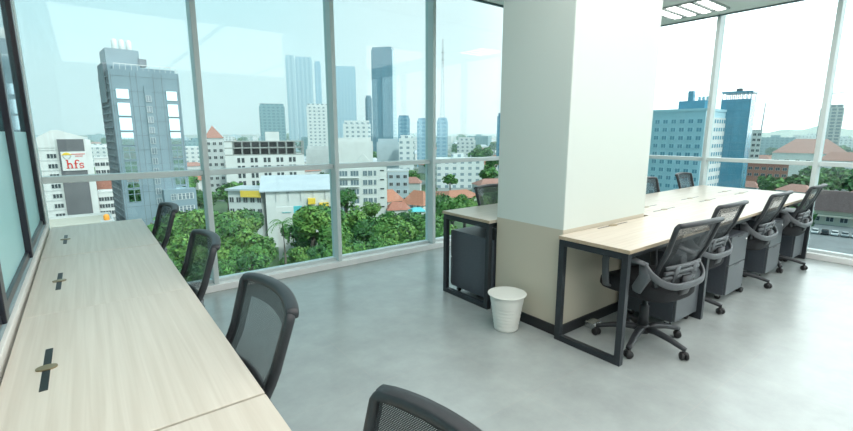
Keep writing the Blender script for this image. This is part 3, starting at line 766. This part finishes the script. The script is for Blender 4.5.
for k, (a, b) in enumerate(((-.6, -.1), (.0, .35), (.45, 1.2))):
    MB().sweep([(a*1.2+.1*i*(b-a)*1.2, -.06, z1-1.4+.18*math.sin(i*1.9+k)) for i in range(11)], .22, .08, n=6).build('sign_stroke', C['teal'], t)
D = 132; t = root('long_wing', 'long low white wing with a yellow band beside the hall', 'building', 14.9, D, -28)
W = 9.4; ht = H(1.433-.118*D); bx(-W/2, W/2, 0, 8, 0, ht).build('wall', C['white'], t)
bx(-W/2-.3, W/2+.3, -1, 8, ht, ht+.5).build('roof', C['roofg'], t); bx(-.5, W/2+.5, -1.15, -.95, ht-1.7, ht+.1).build('yellow_band', C['yellow'], t)
for r in range(3):
    for k in range(5): window(t, -W/2+1+k*2, 0, ht-2.6-3.2*r, 1.3, 1.5, ('wdark', 2, 0, 'frame'))

# --- white balcony apartments and neighbours
t, W, h = block('apartment_block', 'white apartment block with wide balcony windows above the hedge of trees', 'building', 26.0, 32.2, 160, 1.433-.073*160, 13, C['white'], rows=0)
for r in range(5):
    z = h-2.4-3.25*r
    for x, w_ in ((-6.6, 2.9), (-2.7, 2.9), (.95, 1.5), (2.8, 1.5), (4.5, .9)): window(t, x, 0, z, w_, 1.9, ('win', 3 if w_ > 2 else 2, 0, 'frame'))
    window(t, 7.0, 0, z+.9, 1.5, .5, ('wdark', 1, 0, 'frame'))
    bx(-8.2, -1.1, -.9, 0, z-1.6, z-1.35).build('balcony', C['white'], t)
MB().add([(-3, -.1, h+.6), (4, -.1, h+.6), (.5, -.1, h+4.4), (-3, 3, h+.6), (4, 3, h+.6), (.5, 3, h+4.4)], [[0, 1, 2], [5, 4, 3], [0, 2, 5, 3], [2, 1, 4, 5], [1, 0, 3, 4]]).build('gable', C['white'], t)
block('apartment_block', 'pale blue grey building right of the white balcony apartments', 'building', 32.3, 35.0, 200, 1.433-.085*200, 10, C['pale'], rows=4, cols=3, kind=('wdark', 2, 0, 'frame'))
def gable_house(name, label, b, D, W, dp, hw, hr, wm, rm, tw=0, group=None):
    t = root(name, label, 'house', b, D, tw, group)
    bx(-W/2, W/2, 0, dp, 0, hw).build('wall', wm, t)
    o = .5
    MB().add([(-W/2-o, -o, hw), (W/2+o, -o, hw), (W/2+o, dp+o, hw), (-W/2-o, dp+o, hw), (-W/2+dp*.3, dp/2, hw+hr), (W/2-dp*.3, dp/2, hw+hr)],
             [[0, 1, 5, 4], [1, 2, 5], [2, 3, 4, 5], [3, 0, 4], [3, 2, 1, 0]]).build('roof', rm, t)
    return t
gh = gable_house('house', 'white house with orange tiled roof right of the balcony apartments', 33.0, 172, 9, 9, H(1.433-.152*172), 4.2, C['beige'], C['tile'], 25)
for k in range(3): window(gh, -3+k*3, 0, 4.5, 1.3, 1.5)
gh = gable_house('house', 'larger house with steep orange tiled roof left of the third mullion', 35.4, 168, 10, 9, H(1.433-.160*168), 5.0, C['white'], C['tile'], -35)
for k in range(3): window(gh, -3+k*3, 0, 4.0, 1.3, 1.5)
gable_house('house', 'low house with brick red roof in front of the orange roofed houses', 33.8, 158, 8, 6, H(1.433-.172*158), 2.6, C['white'], C['brick'], 10)
gable_house('shed', 'small teal roofed shed among the trees below the orange roofs', 36.2, 152, 5, 4, H(1.433-.176*152), 1.2, C['white'], C['teal'], 10)
# --- near left behind the sign building
block('low_building', 'white low building with window bands between the sign building and the tower', 'building', .75, 2.6, 235, 1.433-.046*235, 10, C['white'], rows=3, cols=4, fl=3.2)
block('brick_building', 'brick red blank wall between the sign building and the tower', 'building', .6, 2.4, 222, 1.433-.086*222, 8, C['brick'])
block('low_building', 'white terrace in front of the brick red wall beside the tower', 'building', .7, 2.6, 205, 1.433-.108*205, 8, C['white'], rows=3, cols=4, fl=2.6)
t = root('water_tank', 'orange water tank on the roof beside the grey tower', 'tank', 1.15, 118); 
bx(-1.1, 1.1, -.3, 1.9, 0, H(-17.3)).build('stand', C['offwhite'], t); MB().lathe([(.5, H(-17.3)), (.55, H(-17.2)), (.55, H(-16.4)), (.4, H(-16.1)), (.1, H(-16.0))], 16, (0, .8, 0)).build('tank', C['orange'], t)
t, W, h = block('low_building', 'cream flat roof below the sign building, along the desk edge', 'building', -4, 1.9, 120, 1.433-.172*120, 20, C['beige'])

# --- far towers
def slab(label, b0, b1, D, tant, depth, fm, tw=0, name='high_rise', group=None, crown=None):
    t, W, h = block(name, label, 'tower', b0, b1, D, 1.433+tant*D, depth, fm, tw, group, roof=False)
    cr = MB(); cr.box(-W/2+1, W/2-1, 1, depth-1, h, h+D*.004+1); cr.build('roof_house', fm, t)
    return t, W, h
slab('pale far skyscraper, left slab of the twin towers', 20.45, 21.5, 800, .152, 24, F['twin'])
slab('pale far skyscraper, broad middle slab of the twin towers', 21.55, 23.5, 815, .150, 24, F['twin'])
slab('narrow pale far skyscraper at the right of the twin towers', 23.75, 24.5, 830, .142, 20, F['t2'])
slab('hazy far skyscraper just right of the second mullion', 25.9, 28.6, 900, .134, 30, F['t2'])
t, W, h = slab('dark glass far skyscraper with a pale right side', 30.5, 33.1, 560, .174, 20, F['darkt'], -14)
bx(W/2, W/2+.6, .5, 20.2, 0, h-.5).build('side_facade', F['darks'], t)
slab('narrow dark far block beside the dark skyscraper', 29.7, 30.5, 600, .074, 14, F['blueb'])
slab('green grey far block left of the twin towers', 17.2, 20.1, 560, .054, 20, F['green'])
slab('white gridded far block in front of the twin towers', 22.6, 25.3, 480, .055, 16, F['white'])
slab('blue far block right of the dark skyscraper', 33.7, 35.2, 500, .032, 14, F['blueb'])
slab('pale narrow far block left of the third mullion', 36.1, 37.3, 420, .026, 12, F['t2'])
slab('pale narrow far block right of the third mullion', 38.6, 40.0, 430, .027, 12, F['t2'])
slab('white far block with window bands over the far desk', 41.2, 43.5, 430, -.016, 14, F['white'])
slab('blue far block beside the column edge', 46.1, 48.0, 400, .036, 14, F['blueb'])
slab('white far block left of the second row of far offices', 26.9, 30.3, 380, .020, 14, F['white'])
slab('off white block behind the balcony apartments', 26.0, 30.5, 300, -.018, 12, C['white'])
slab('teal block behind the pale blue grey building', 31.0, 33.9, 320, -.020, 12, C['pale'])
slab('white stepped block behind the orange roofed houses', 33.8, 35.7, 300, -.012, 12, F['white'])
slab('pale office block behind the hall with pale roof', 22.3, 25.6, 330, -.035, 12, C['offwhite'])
t = root('radio_mast', 'thin steel lattice mast right of the third mullion', 'mast', 39.3, 500)
m = MB(); h = H(1.433+.197*500)
for s in ((-1, -1), (1, -1), (1, 1), (-1, 1)): m.sweep([(s[0]*2.8, s[1]*2.8, 0), (s[0]*.5, s[1]*.5, h-10), (s[0]*.3, s[1]*.3, h)], .45, .45, n=5)
for k in range(26):
    z = 5+k*(h-14)/26; q = 2.8-2.3*z/h; z2 = z+(h-14)/26; q2 = 2.8-2.3*z2/h
    for a, b in (((-q, -q), (q2, -q2)), ((q, -q), (-q2, -q2)), ((-q, -q), (-q2, q2)), ((q, q), (q2, -q2))): m.sweep([(a[0], a[1], z), (b[0], b[1], z2)], .25, .25, n=4)
for z in (h-22, h-14): m.lathe([(1.5, z), (1.5, z+.8)], 10)
m.build('lattice', C['steel'], t)

# --- blue building beyond the right window
D = 212; bcorn = 68.75; t = empty('office_building', 'blue hotel-like office block with rows of square windows outside the right window', 'building', polar(bcorn, D, G), -R(66)-R(22))
W = 36; dp = 22; ht = H(1.433+.041*D)
bx(-W, 0, 0, dp, 0, ht).build('wall', C['bluewall'], t)
MB().box(-W-.3, .3, -.3, .4, ht, ht+1.0).box(-.4, .3, .4, dp+.3, ht, ht+1.0).build('parapet', C['bluewall'], t)
bx(.0, .3, .6, dp, 0, ht-2.5).build('side_wall', C['white'], t)
for r in range(10):
    for c in range(10):
        window(t, -1.9-c*3.3, 0, ht-4-3.35*r, 1.9, 1.6, ('wblue', 2, 0, 'bluewall'))
sg = MB()
for r in range(10):
    for c in range(8): window(t, .3, 1.9+c*2.65, ht-4-3.35*r, 1.3, 1.5, ('wblue', 1, 0, 'frame'), rz=PI/2) if r*8+c < 0 else sg.box(.28, .4, 1.3+c*2.65, 2.6+c*2.65, ht-4.7-3.35*r, ht-3.2-3.35*r)
o = sg.build('window_remainder', C['wblue'], t); o['kind'] = 'stuff'
MB().box(-13, -3, 6, 15, ht, ht+4.5).box(-10, -8, 7, 9, ht+4.5, ht+8.5).build('penthouse', C['blueg'], t)
for k in range(3): bx(-6+k*1.5, -5.2+k*1.5, 7, 8, ht+4.5, ht+6).build('roof_unit', C['bluewall'], t)
t, W, h = block('glass_tower', 'dark blue glass slab with crown frame behind the blue office block', 'tower', 70.0, 72.55, 232, 1.433+.060*232, 12, C['blueg'], -10, roof=False)
c_ = MB()
for k in range(8): x = -W/2+.1+k*(W-.5)/7; c_.box(x, x+.25, 0, .3, h, h+2.6); c_.box(x, x+.25, 11.6, 11.9, h, h+2.6)
c_.box(-W/2-.3, W/2+.3, -.3, 12.2, h+2.6, h+3.2); c_.build('crown_frame', C['blueg'], t)
l_ = MB()
for k in range(13): l_.box(-W/2-.05, W/2+.05, -.08, .02, h-1-3.4*k, h-.7-3.4*k)
for k in range(5): l_.box(-W/2+k*W/4-.1, -W/2+k*W/4+.1, -.1, .02, 0, h)
l_.build('mullion_grid', C['wblue'], t)
bx(-1, 1, 4, 6, h+3.2, h+4.6).build('roof_unit', C['dark'], t)
# --- right hand city
block('low_building', 'white building with window bands right of the blue glass slab', 'building', 71.8, 73.8, 330, 1.433+.004*330, 12, C['white'], rows=6, cols=5, fl=3.1, ww=1.5)
block('brick_building', 'long brick red low building beyond the right window', 'building', 71.8, 76.3, 300, 1.433-.055*300, 10, C['brick'], rows=2, cols=8, ww=1.8)
gh = gable_house('hall', 'large hall with wide red hipped roof beyond the right window', 77.7, 420, 42, 40, H(1.433-.034*420), 10.0, C['white'], C['tile2'], 0)
for k in range(7): window(gh, -18+k*6, 0, 11, 2.6, 3, ('wdark', 2, 0, 'frame'))
gable_house('house', 'long house with faded red roof right of the large hall', 80.5, 360, 26, 16, H(1.433-.045*360), 5.0, C['white'], C['tile2'], 0)
t, W, h = slab('grey unfinished far tower at the right edge with a crane mast', 78.0, 79.7, 640, .040, 22, F['grid'])
MB().sweep([(-2, 6, h), (-2, 6, h+20)], 1.2, 1.2, n=5).sweep([(-9, 6, h+14), (14, 6, h+17)], .8, .8, n=5).build('crane', C['steel'], t)
t = root('antenna', 'thin slanted antenna pole rising over the right city', 'antenna', 73.6, 420); MB().sweep([(0, 0, 0), (1.2, 0, H(1.433+.052*420))], .9, .9, n=6, scale=[2.0, .9]).build('pole', C['steel'], t)
D = 206; t = root('row_building', 'beige row building with wide brown roof behind the parked cars', 'building', 81.0, D, 0)
W = 26; bx(-W/2, W/2, 0, 10, 0, 5.0).build('wall', C['beige'], t); bx(-W/2-.4, W/2-9, -1.6, 0, 3.0, 3.4).build('canopy', C['beige'], t)
MB().add([(-W/2-1, -1, 5), (W/2+1, -1, 5), (W/2+1, 11, 5), (-W/2-1, 11, 5), (-W/2+2, 4, 11.5), (W/2-2, 4, 11.5), (W/2-2, 6, 11.5), (-W/2+2, 6, 11.5)], [[0, 1, 5, 4], [1, 2, 6, 5], [2, 3, 7, 6], [3, 0, 4, 7], [4, 5, 6, 7], [3, 2, 1, 0]]).build('roof', C['tileb'], t)
for k in range(7): window(t, -W/2+2+k*3.6, 0, 2.2, 2.0, 2.0, ('wdark', 2, 0, 'frame'))

# --- cars
def car(label, paint, b, D, rz, group, proto={}):
    if paint in proto: return dup(proto[paint], polar(b, D, G+.06), rz, label, group)
    t = empty('car', label, 'car', polar(b, D, G+.06), rz, group)
    m = MB(); prof = [(-2.1, .35), (-2.15, .75), (-1.3, .92), (-.7, 1.42), (.9, 1.46), (1.6, .98), (2.1, .85), (2.15, .35)]
    n = len(prof); vs = [(x, y*(.86 if z > 1.2 else 1), z) for y in (-.85, .85) for x, z in prof]
    m.add(vs, [list(range(n)), list(range(n, 2*n))[::-1]]+[[i, (i+1) % n, n+(i+1) % n, n+i] for i in range(n)]); m.build('body', C[paint], t)
    g = MB(); vs = [(x, y, z) for y in (-.86, .86) for x, z in ((-1.15, .96), (-.68, 1.36), (.86, 1.39), (1.4, 1.0))]
    g.add(vs, [[0, 1, 2, 3], [7, 6, 5, 4]]+[[i, (i+1) % 4, 4+(i+1) % 4, 4+i] for i in range(4)]); g.box(-1.3, -.66, -.72, .72, .95, 1.38); g.box(.92, 1.58, -.72, .72, 1.0, 1.38); g.build('windows', C['wdark'], t).name = 'glasshouse'
    for x in (-1.3, 1.35):
        for y in (-.8, .8): MB().lathe([(.15, -.1), (.31, -.1), (.31, .1), (.15, .1)], 14, (x, y, .31), ax=1).build('wheel', C['tyre'], t)
    proto[paint] = t; return t
paints = ['carw', 'cars', 'carw', 'cark', 'carw', 'cars', 'carw', 'carr', 'cars', 'carw']
lb = {'carw': 'white', 'cars': 'silver', 'cark': 'black', 'carr': 'red'}
cnt = {}
order = ['beside the row end', 'second', 'third', 'fourth', 'fifth']
for k, p in enumerate(paints):
    cnt[p] = cnt.get(p, -1)+1
    tot = paints.count(p)
    w_ = '' if tot == 1 else ', %s %s one from the desk' % (['first', 'second', 'third', 'fourth', 'fifth'][cnt[p]], lb[p])
    car('%s car parked before the brown roof%s' % (lb[p], w_), p, 77.6+k*.72, 186, R(8), 'cars parked before the brown roofed building')
car('white car on the street between the tree clumps below the left window', 'carw', 17.3, 88, R(50), 'cars on the street below')
car('red car on the street between the tree clumps below the left window', 'carr', 18.6, 86, R(20), 'cars on the street below')
car('silver car on the street behind the white car near the palm', 'cars', 18.2, 95, R(60), 'cars on the street below')

# --- trees
def crown_mesh(name, seed, n, r, leaf, mats, hgt=1.0, blobs=9):
    q = random.Random(seed); m = MB()
    bl = [(Vector((0, 0, 0)), .72)]
    for _ in range(blobs):
        d = Vector((q.gauss(0, 1), q.gauss(0, 1), q.gauss(0, .8))).normalized()
        bl.append((d*q.uniform(.42, .66), q.uniform(.30, .46)))
    vs = []; fs = []; mi = []
    for k in range(n):
        c, rr = bl[q.randrange(len(bl))]
        d = Vector((q.gauss(0, 1), q.gauss(0, 1), q.gauss(0, 1))).normalized()
        p = c+d*rr*q.uniform(.82, 1.05); p.z *= hgt
        nrm = (d+Vector((q.gauss(0, .5), q.gauss(0, .5), q.gauss(0, .5)+.3))).normalized()
        a = nrm.orthogonal().normalized(); b = nrm.cross(a); an = q.uniform(0, 6.28)
        a, b = a*math.cos(an)+b*math.sin(an), b*math.cos(an)-a*math.sin(an)
        s = leaf*q.uniform(.6, 1.3)
        o = len(vs); P = p*r
        vs += [P+a*s, P+b*s*.6, P-a*s, P-b*s*.6]; fs.append([o, o+1, o+2, o+3]); mi.append(q.choices([0, 1], [3, 1])[0])
    m.add(vs, fs); m.m = mi
    o = m.build(name, mats); me = o.data; bpy.data.objects.remove(o); return me
LM = [crown_mesh('crown', 3, 3200, 5.0, .46, [C['leaf'], C['leaf3']], .95), crown_mesh('crown', 4, 3200, 5.0, .46, [C['leaf'], C['leaf2']], .85, 12), crown_mesh('crown', 5, 3000, 5.0, .46, [C['leaf3'], C['leaf']], 1.0, 8), crown_mesh('crown', 8, 2600, 5.0, .5, [C['leaf2'], C['leaf']], .9, 7)]
FM = [crown_mesh('crown', 11, 420, 5.0, 1.0, [C['leaf2'], C['leaf']], .8, 6), crown_mesh('crown', 12, 420, 5.0, 1.0, [C['leaf'], C['leaf2']], .7, 8)]
tk = MB(); tk.sweep([(0, 0, 0), (.1, 0, 3), (0, .1, 6.5)], .55, .55, n=7, scale=[1.3, 1, .7]); tk.sweep([(0, 0, 4), (1.3, .4, 7)], .3, .3, n=6, scale=[1, .5]); tk.sweep([(0, 0, 4.5), (-1.2, -.5, 7.5)], .3, .3, n=6, scale=[1, .5])
to_ = tk.build('trunk', C['trunk']); TK = to_.data; bpy.data.objects.remove(to_)
def tree(name, label, b, D, h, cr, mesh, group, rz, z=G):
    t = empty(name, label, 'tree', polar(b, D, z), rz, group)
    o = bpy.data.objects.new('trunk', TK); col.objects.link(o); o.parent = t; s = (h-cr*1.0)/6.5; o.scale = (s, s, s)
    c = bpy.data.objects.new('crown', mesh); col.objects.link(c); c.parent = t; c.location = (0, 0, h-cr*.98); c.scale = (cr/5, cr/5, cr/5)
    return t
# street trees seen through the lower panes
row = []
q = random.Random(21)
for b in (6.4, 7.8, 9.2, 10.4, 11.6, 12.8, 14.0, 15.1): row.append((b, 105+q.uniform(-5, 9), 16.6+q.uniform(-1.5, .8), 'large green street tree in the clump left of the palm'))
for k in range(17): row.append((5.6+k*.64, 96-7*(k % 2)+q.uniform(-3, 3), 12.5-3*(k % 2)+q.uniform(-1, 1.2), 'large green street tree in the clump left of the palm'))
for b, D, h in ((20.9, 103, 13.2), (22.6, 99, 17), (24.3, 104, 17.0), (25.2, 97, 14.2), (20.0, 96, 8.2), (21.7, 93, 9.0), (23.4, 92, 10), (25.2, 92, 10)): row.append((b, D, h, 'green street tree in the clump right of the palm'))
for k in range(9): row.append((26.6+k*1.42, 102+q.uniform(-3, 5), 14.0+q.uniform(-.8, .9), 'green tree in the dense row under the balcony apartments'))
for k in range(9): row.append((26.2+k*1.45, 94+q.uniform(-2, 2), 10.0+q.uniform(-1, 1), 'green tree in the dense row under the balcony apartments'))
for k in range(6): row.append((39.0+k*1.6, 112+q.uniform(-5, 12), 15.2+q.uniform(-.8, 1.5), 'green tree beside the desk left of the column, outside the window'))
for k in range(6): row.append((38.6+k*1.7, 98+q.uniform(-4, 4), 11+q.uniform(-.8, .8), 'green tree beside the desk left of the column, outside the window'))
for i, (b, D, h, l) in enumerate(row):
    tree('street_tree', l, b, D, h, min(4.6, h*.36), LM[i % 4], l.replace('green street tree', 'street trees').replace('green tree', 'trees').replace('large ', '').split(',')[0], q.uniform(0, 6.28))
tree('street_tree', 'dark round tree standing before the left end of the balcony apartments', 27.0, 128, 17.5, 4.4, LM[3], None, 1.0)
tree('street_tree', 'small bright tree at the foot of the balcony apartments', 30.2, 118, 14.0, 2.6, LM[2], None, 2.0)
tree('street_tree', 'dark tree between the grey tower annex and the first mullion', 10.6, 150, 16, 4.4, LM[3], None, .4)
tree('street_tree', 'dark tree beside the hall roof and the white building', 17.2, 150, 17.5, 3.2, LM[3], None, .9)
# palm
t = empty('palm_tree', 'palm tree in front of the white sign wall', 'tree', polar(19.0, 90, G))
hp = H(1.433-.192*90); MB().sweep([(0, 0, 0), (.3, 0, hp*.5), (.1, 0, hp)], .42, .42, n=8, scale=[1.3, 1, .8]).build('trunk', C['trunk'], t)
for k in range(13):
    a = 2*PI*k/13; d = Vector((math.cos(a), math.sin(a), 0)); sd_ = Vector((-d.y, d.x, 0)); L = 3.1+.3*math.sin(k*2.3); m = MB(); pr = []
    up_ = .9+.5*math.sin(k*1.7)
    for i in range(9): f = i/8; pr.append(d*L*f*(1-.15*f)+Vector((.1, 0, hp+up_*f*2-2.6*f*f)))
    m.sweep(pr, .08, .08, n=5)
    for i in range(1, 9):
        for s in (-1, 1):
            p = pr[i]; l_ = .75*(1-.5*abs(i/8-.4)); e_ = p+sd_*s*l_+d*.25-Vector((0, 0, .30)); m.add([p-d*.09, p+d*.09, e_], [[0, 1, 2]])
    m.build('frond', C['leaf'], t)
t = root('street_lamp', 'grey street lamp post standing left of the palm', 'street lamp', 17.0, 96); MB().sweep([(0, 0, 0), (0, 0, 8.5), (.4, 0, 9.0), (1.4, 0, 9.2)], .14, .14, n=8).build('pole', C['steel'], t); bx(1.2, 2.0, -.12, .12, 9.1, 9.25).build('lamp_head', C['frame'], t)

# --- scattered houses and trees of the wide city
main = [(-4.2, 2.8, 100, 245), (2, 10, 120, 155), (11, 22.5, 205, 262), (13, 26, 95, 150), (25.5, 32.6, 150, 180), (32, 38, 145, 182), (32, 35.2, 195, 215), (62, 72.8, 175, 260), (71.5, 76.6, 295, 345), (74.5, 80.8, 355, 470), (76, 86, 165, 222),
        (19.8, 30.8, 290, 345), (30.8, 36, 290, 340), (26.5, 30.5, 375, 400), (17, 25.5, 475, 590), (29.5, 35.4, 490, 610), (41, 43.7, 425, 450), (36, 40.1, 415, 515), (45.8, 48.2, 395, 420), (77.8, 79.9, 635, 670), (20, 29, 795, 940)]
placed = []
def free(b, D, r):
    for b0, b1, d0, d1 in main:
        m_ = math.degrees(r/D)
        if b0-m_ < b < b1+m_ and d0-r < D < d1+r: return False
    p = polar(b, D)
    for o, ro in placed:
        if (p-o).length < (r+ro)*1.02: return False
    placed.append((p, r)); return True
q = random.Random(5)
kinds = [('tile', 'white', 'low white house with orange tiled roof in the wide city'), ('tile2', 'offwhite', 'low off white house with faded red roof in the wide city'), ('roofg', 'white', 'low white house with pale metal roof in the wide city'), ('tileb', 'beige', 'low beige house with brown roof in the wide city')]
hc = tc_ = bc = 0
for _ in range(9000):
    if hc >= 190 and tc_ >= 190 and bc >= 60: break
    b = q.uniform(-4.5, 47) if q.random() < .6 else q.uniform(62.5, 83.5)
    D = 150*math.exp(q.uniform(0, 2.3))
    if b > 62 and D < 225 and b < 76: D = q.uniform(150, 330)
    x = q.random()
    if x < .42 and hc < 190:
        W = q.uniform(9, 16)*(1+D/1500); dp = W*q.uniform(.6, .9)
        if D < 180 or not free(b, D, W*.62): continue
        k = q.choices(kinds, [4, 3, 3, 1.2])[0]
        gable_house('house', k[2], b, D, W, dp, q.uniform(4, 9)*(1+D/2500), q.uniform(2, 3.6)*(1+D/2500), C[k[1]], C[k[0]], q.uniform(-40, 40), k[2].replace('low ', '').replace(' in the wide city', 's')); hc += 1
    elif x < .84 and tc_ < 190:
        r = q.uniform(3.5, 6.5)*(1+D/900)
        if not free(b, D, r): continue
        tree('tree', 'round green tree among the roofs of the wide city', b, D, r*2.0+q.uniform(1, 4), r, FM[tc_ % 2], 'trees among the roofs of the city', q.uniform(0, 6.28)); tc_ += 1
    elif bc < 60 and D > 240:
        W = q.uniform(14, 30)*(1+D/1200); 
        if not free(b, D, W*.62): continue
        zt = q.uniform(-20, -7)+(D/1200)*8
        fm = q.choice(['white', 'white', 'twin', 'green'])
        t, W_, h_ = block('low_block', {'white': 'white mid rise block with window grid in the wide city', 'twin': 'pale blue mid rise block in the wide city', 'green': 'grey green mid rise block in the wide city'}[fm], 'building', b-math.degrees(W/2/D), b+math.degrees(W/2/D), D, zt, W*.6, F[fm], q.uniform(-25, 25), {'white': 'white mid rise blocks', 'twin': 'pale blue mid rise blocks', 'green': 'grey green mid rise blocks'}[fm], roof=False); bc += 1
        bx(-W*.15, W*.1, W*.2, W*.4, h_, h_+2.5).build('roof_house', F[fm], t)
for k in range(34):
    b = q.uniform(71.5, 84); D = q.uniform(222, 285)
    if not free(b, D, 4.5): continue
    tree('tree', 'dark green tree in the grove between the parking row and the red roofs', b, D, q.uniform(9, 14), q.uniform(4, 5.2), FM[k % 2], 'grove beyond the parking row', q.uniform(0, 6.28))
for k in range(150):
    b = q.uniform(-20, -4.5) if k % 2 else q.uniform(47, 62); D = 125*math.exp(q.uniform(0, 1.7))
    if k % 5 < 2:
        W = q.uniform(9, 16)*(1+D/1500)
        if D < 170 or not free(b, D, W*.62): continue
        kd = q.choices(kinds, [4, 3, 3, 1.2])[0]
        gable_house('house', kd[2], b, D, W, W*.75, q.uniform(4, 9), q.uniform(2, 3.6), C[kd[1]], C[kd[0]], q.uniform(-40, 40), kd[2].replace('low ', '').replace(' in the wide city', 's'))
    else:
        r = q.uniform(3.8, 6)*(1+D/900)
        if not free(b, D, r): continue
        tree('tree', 'round green tree among the roofs of the wide city', b, D, r*2.0+q.uniform(1, 4), r, FM[k % 2], 'trees among the roofs of the city', q.uniform(0, 6.28))
# low hills on the horizon
hl = MB(); n = 60; vs = []
for i in range(n+1):
    b = 60+i*26/n; z = 26+16*math.sin(i*.33)+9*math.sin(i*.9+1)
    vs += [polar(b, 3300, G), polar(b, 3800, z), polar(b, 4400, G)]
hl.add(vs, [[3*i+a, 3*i+3+a, 3*i+4+a, 3*i+1+a] for i in range(n) for a in (0, 1)], 0, True)
struct(hl.build('hills', C['leaf2']), 'low wooded hills on the horizon at the right')

# --- city haze: an L shaped body of thin moist air around the building
hm = bpy.data.materials.new('city haze'); hm.use_nodes = True; nt = hm.node_tree; nt.nodes.remove(nt.nodes['Principled BSDF'])
vsn = nt.nodes.new('ShaderNodeVolumeScatter'); vsn.inputs['Color'].default_value = (.74, .95, 1, 1); vsn.inputs['Density'].default_value = HAZE; vsn.inputs['Anisotropy'].default_value = .25
nt.links.new(vsn.outputs[0], nt.nodes['Material Output'].inputs['Volume'])
hz_ = MB(); x0, y0, X1, Y1 = 245, 248, 1700, 1700
pl = [(-600, y0), (x0, y0), (x0, -400), (X1, -400), (X1, Y1), (-600, Y1)]; n = 6
hz_.add([(x, y, z) for z in (G-.5, 190) for x, y in pl], [list(range(n))[::-1], list(range(n, 2*n))]+[[i, (i+1) % n, n+(i+1) % n, n+i] for i in range(n)])
o = hz_.build('haze', hm); tag(o, 'thin bluish haze hanging over the distant city', 'haze', kind='stuff')

# ------------------------------------------------------------------ sky, sun, camera
w = bpy.data.worlds.new('World'); sc.world = w; w.use_nodes = True
nt = w.node_tree; bg = nt.nodes['Background']
tc = nt.nodes.new('ShaderNodeTexCoord')
vd = nt.nodes.new('ShaderNodeVectorMath'); vd.operation = 'DOT_PRODUCT'; vd.inputs[1].default_value = Vector((.93, -.36, .12)).normalized()
nt.links.new(tc.outputs['Generated'], vd.inputs[0])
rp = nt.nodes.new('ShaderNodeValToRGB'); rp.color_ramp.interpolation = 'EASE'
E = rp.color_ramp.elements
mp = nt.nodes.new('ShaderNodeMapRange'); mp.inputs['From Min'].default_value = -1; mp.inputs['From Max'].default_value = 1
nt.links.new(vd.outputs['Value'], mp.inputs['Value']); nt.links.new(mp.outputs['Result'], rp.inputs['Fac'])
E[0].position = .10; E[0].color = (.36, .74, .84, 1)
E[1].position = .80; E[1].color = (1, 1, 1, 1)
e = E.new(.45); e.color = (.60, .89, .95, 1)
e = E.new(.66); e.color = (.86, .99, 1.0, 1)
# brighter towards the sun side
st = nt.nodes.new('ShaderNodeMapRange'); st.interpolation_type = 'SMOOTHSTEP'
st.inputs['From Min'].default_value = .34; st.inputs['From Max'].default_value = .78
st.inputs['To Min'].default_value = SKY0 if 'SKY0' in globals() else 0.72; st.inputs['To Max'].default_value = 2.5
nt.links.new(vd.outputs['Value'], st.inputs['Value'])
# whitening near the horizon
sx = nt.nodes.new('ShaderNodeSeparateXYZ'); nt.links.new(tc.outputs['Generated'], sx.inputs[0])
hz = nt.nodes.new('ShaderNodeMapRange'); hz.inputs['From Min'].default_value = 0.0; hz.inputs['From Max'].default_value = .35
hz.inputs['To Min'].default_value = .45; hz.inputs['To Max'].default_value = 0
nt.links.new(sx.outputs['Z'], hz.inputs['Value'])
mxw = nt.nodes.new('ShaderNodeMix'); mxw.data_type = 'RGBA'; mxw.inputs[7].default_value = (.88, .98, 1.0, 1)
nt.links.new(hz.outputs['Result'], mxw.inputs['Factor']); nt.links.new(rp.outputs['Color'], mxw.inputs[6])
nt.links.new(mxw.outputs[2], bg.inputs['Color']); nt.links.new(st.outputs['Result'], bg.inputs['Strength'])

sl = bpy.data.lights.new('sun', 'SUN'); sl.energy = 1.8; sl.angle = R(6); sl.color = (1, .96, .88)
so = bpy.data.objects.new('sun', sl); col.objects.link(so)
so.rotation_euler = Vector((.05, .72, -.70)).to_track_quat('-Z', 'Y').to_euler()

cam = bpy.data.cameras.new('camera'); co = bpy.data.objects.new('camera', cam); col.objects.link(co)
cam.sensor_width = 36; cam.lens = 36*446/853; cam.clip_start = .02; cam.clip_end = 12000
co.location = (0, 0, 1.433); co.rotation_euler = (R(90-10.48), 0, R(-37.3))
sc.camera = co
sc.view_settings.view_transform = 'Standard'; sc.view_settings.look = 'None'
sc.view_settings.gamma = 1; sc.view_settings.use_curve_mapping = False; sc.view_settings.exposure = 0.5
try:
    sc.cycles.use_denoising = True; sc.cycles.denoiser = 'OPENIMAGEDENOISE'; sc.cycles.denoising_input_passes = 'RGB_ALBEDO_NORMAL'; sc.cycles.denoising_prefilter = 'ACCURATE'; sc.cycles.use_adaptive_sampling = False
    sc.cycles.max_bounces = 10; sc.cycles.volume_bounces = 2; sc.cycles.transparent_max_bounces = 24; sc.cycles.sample_clamp_indirect = 6
except Exception: pass
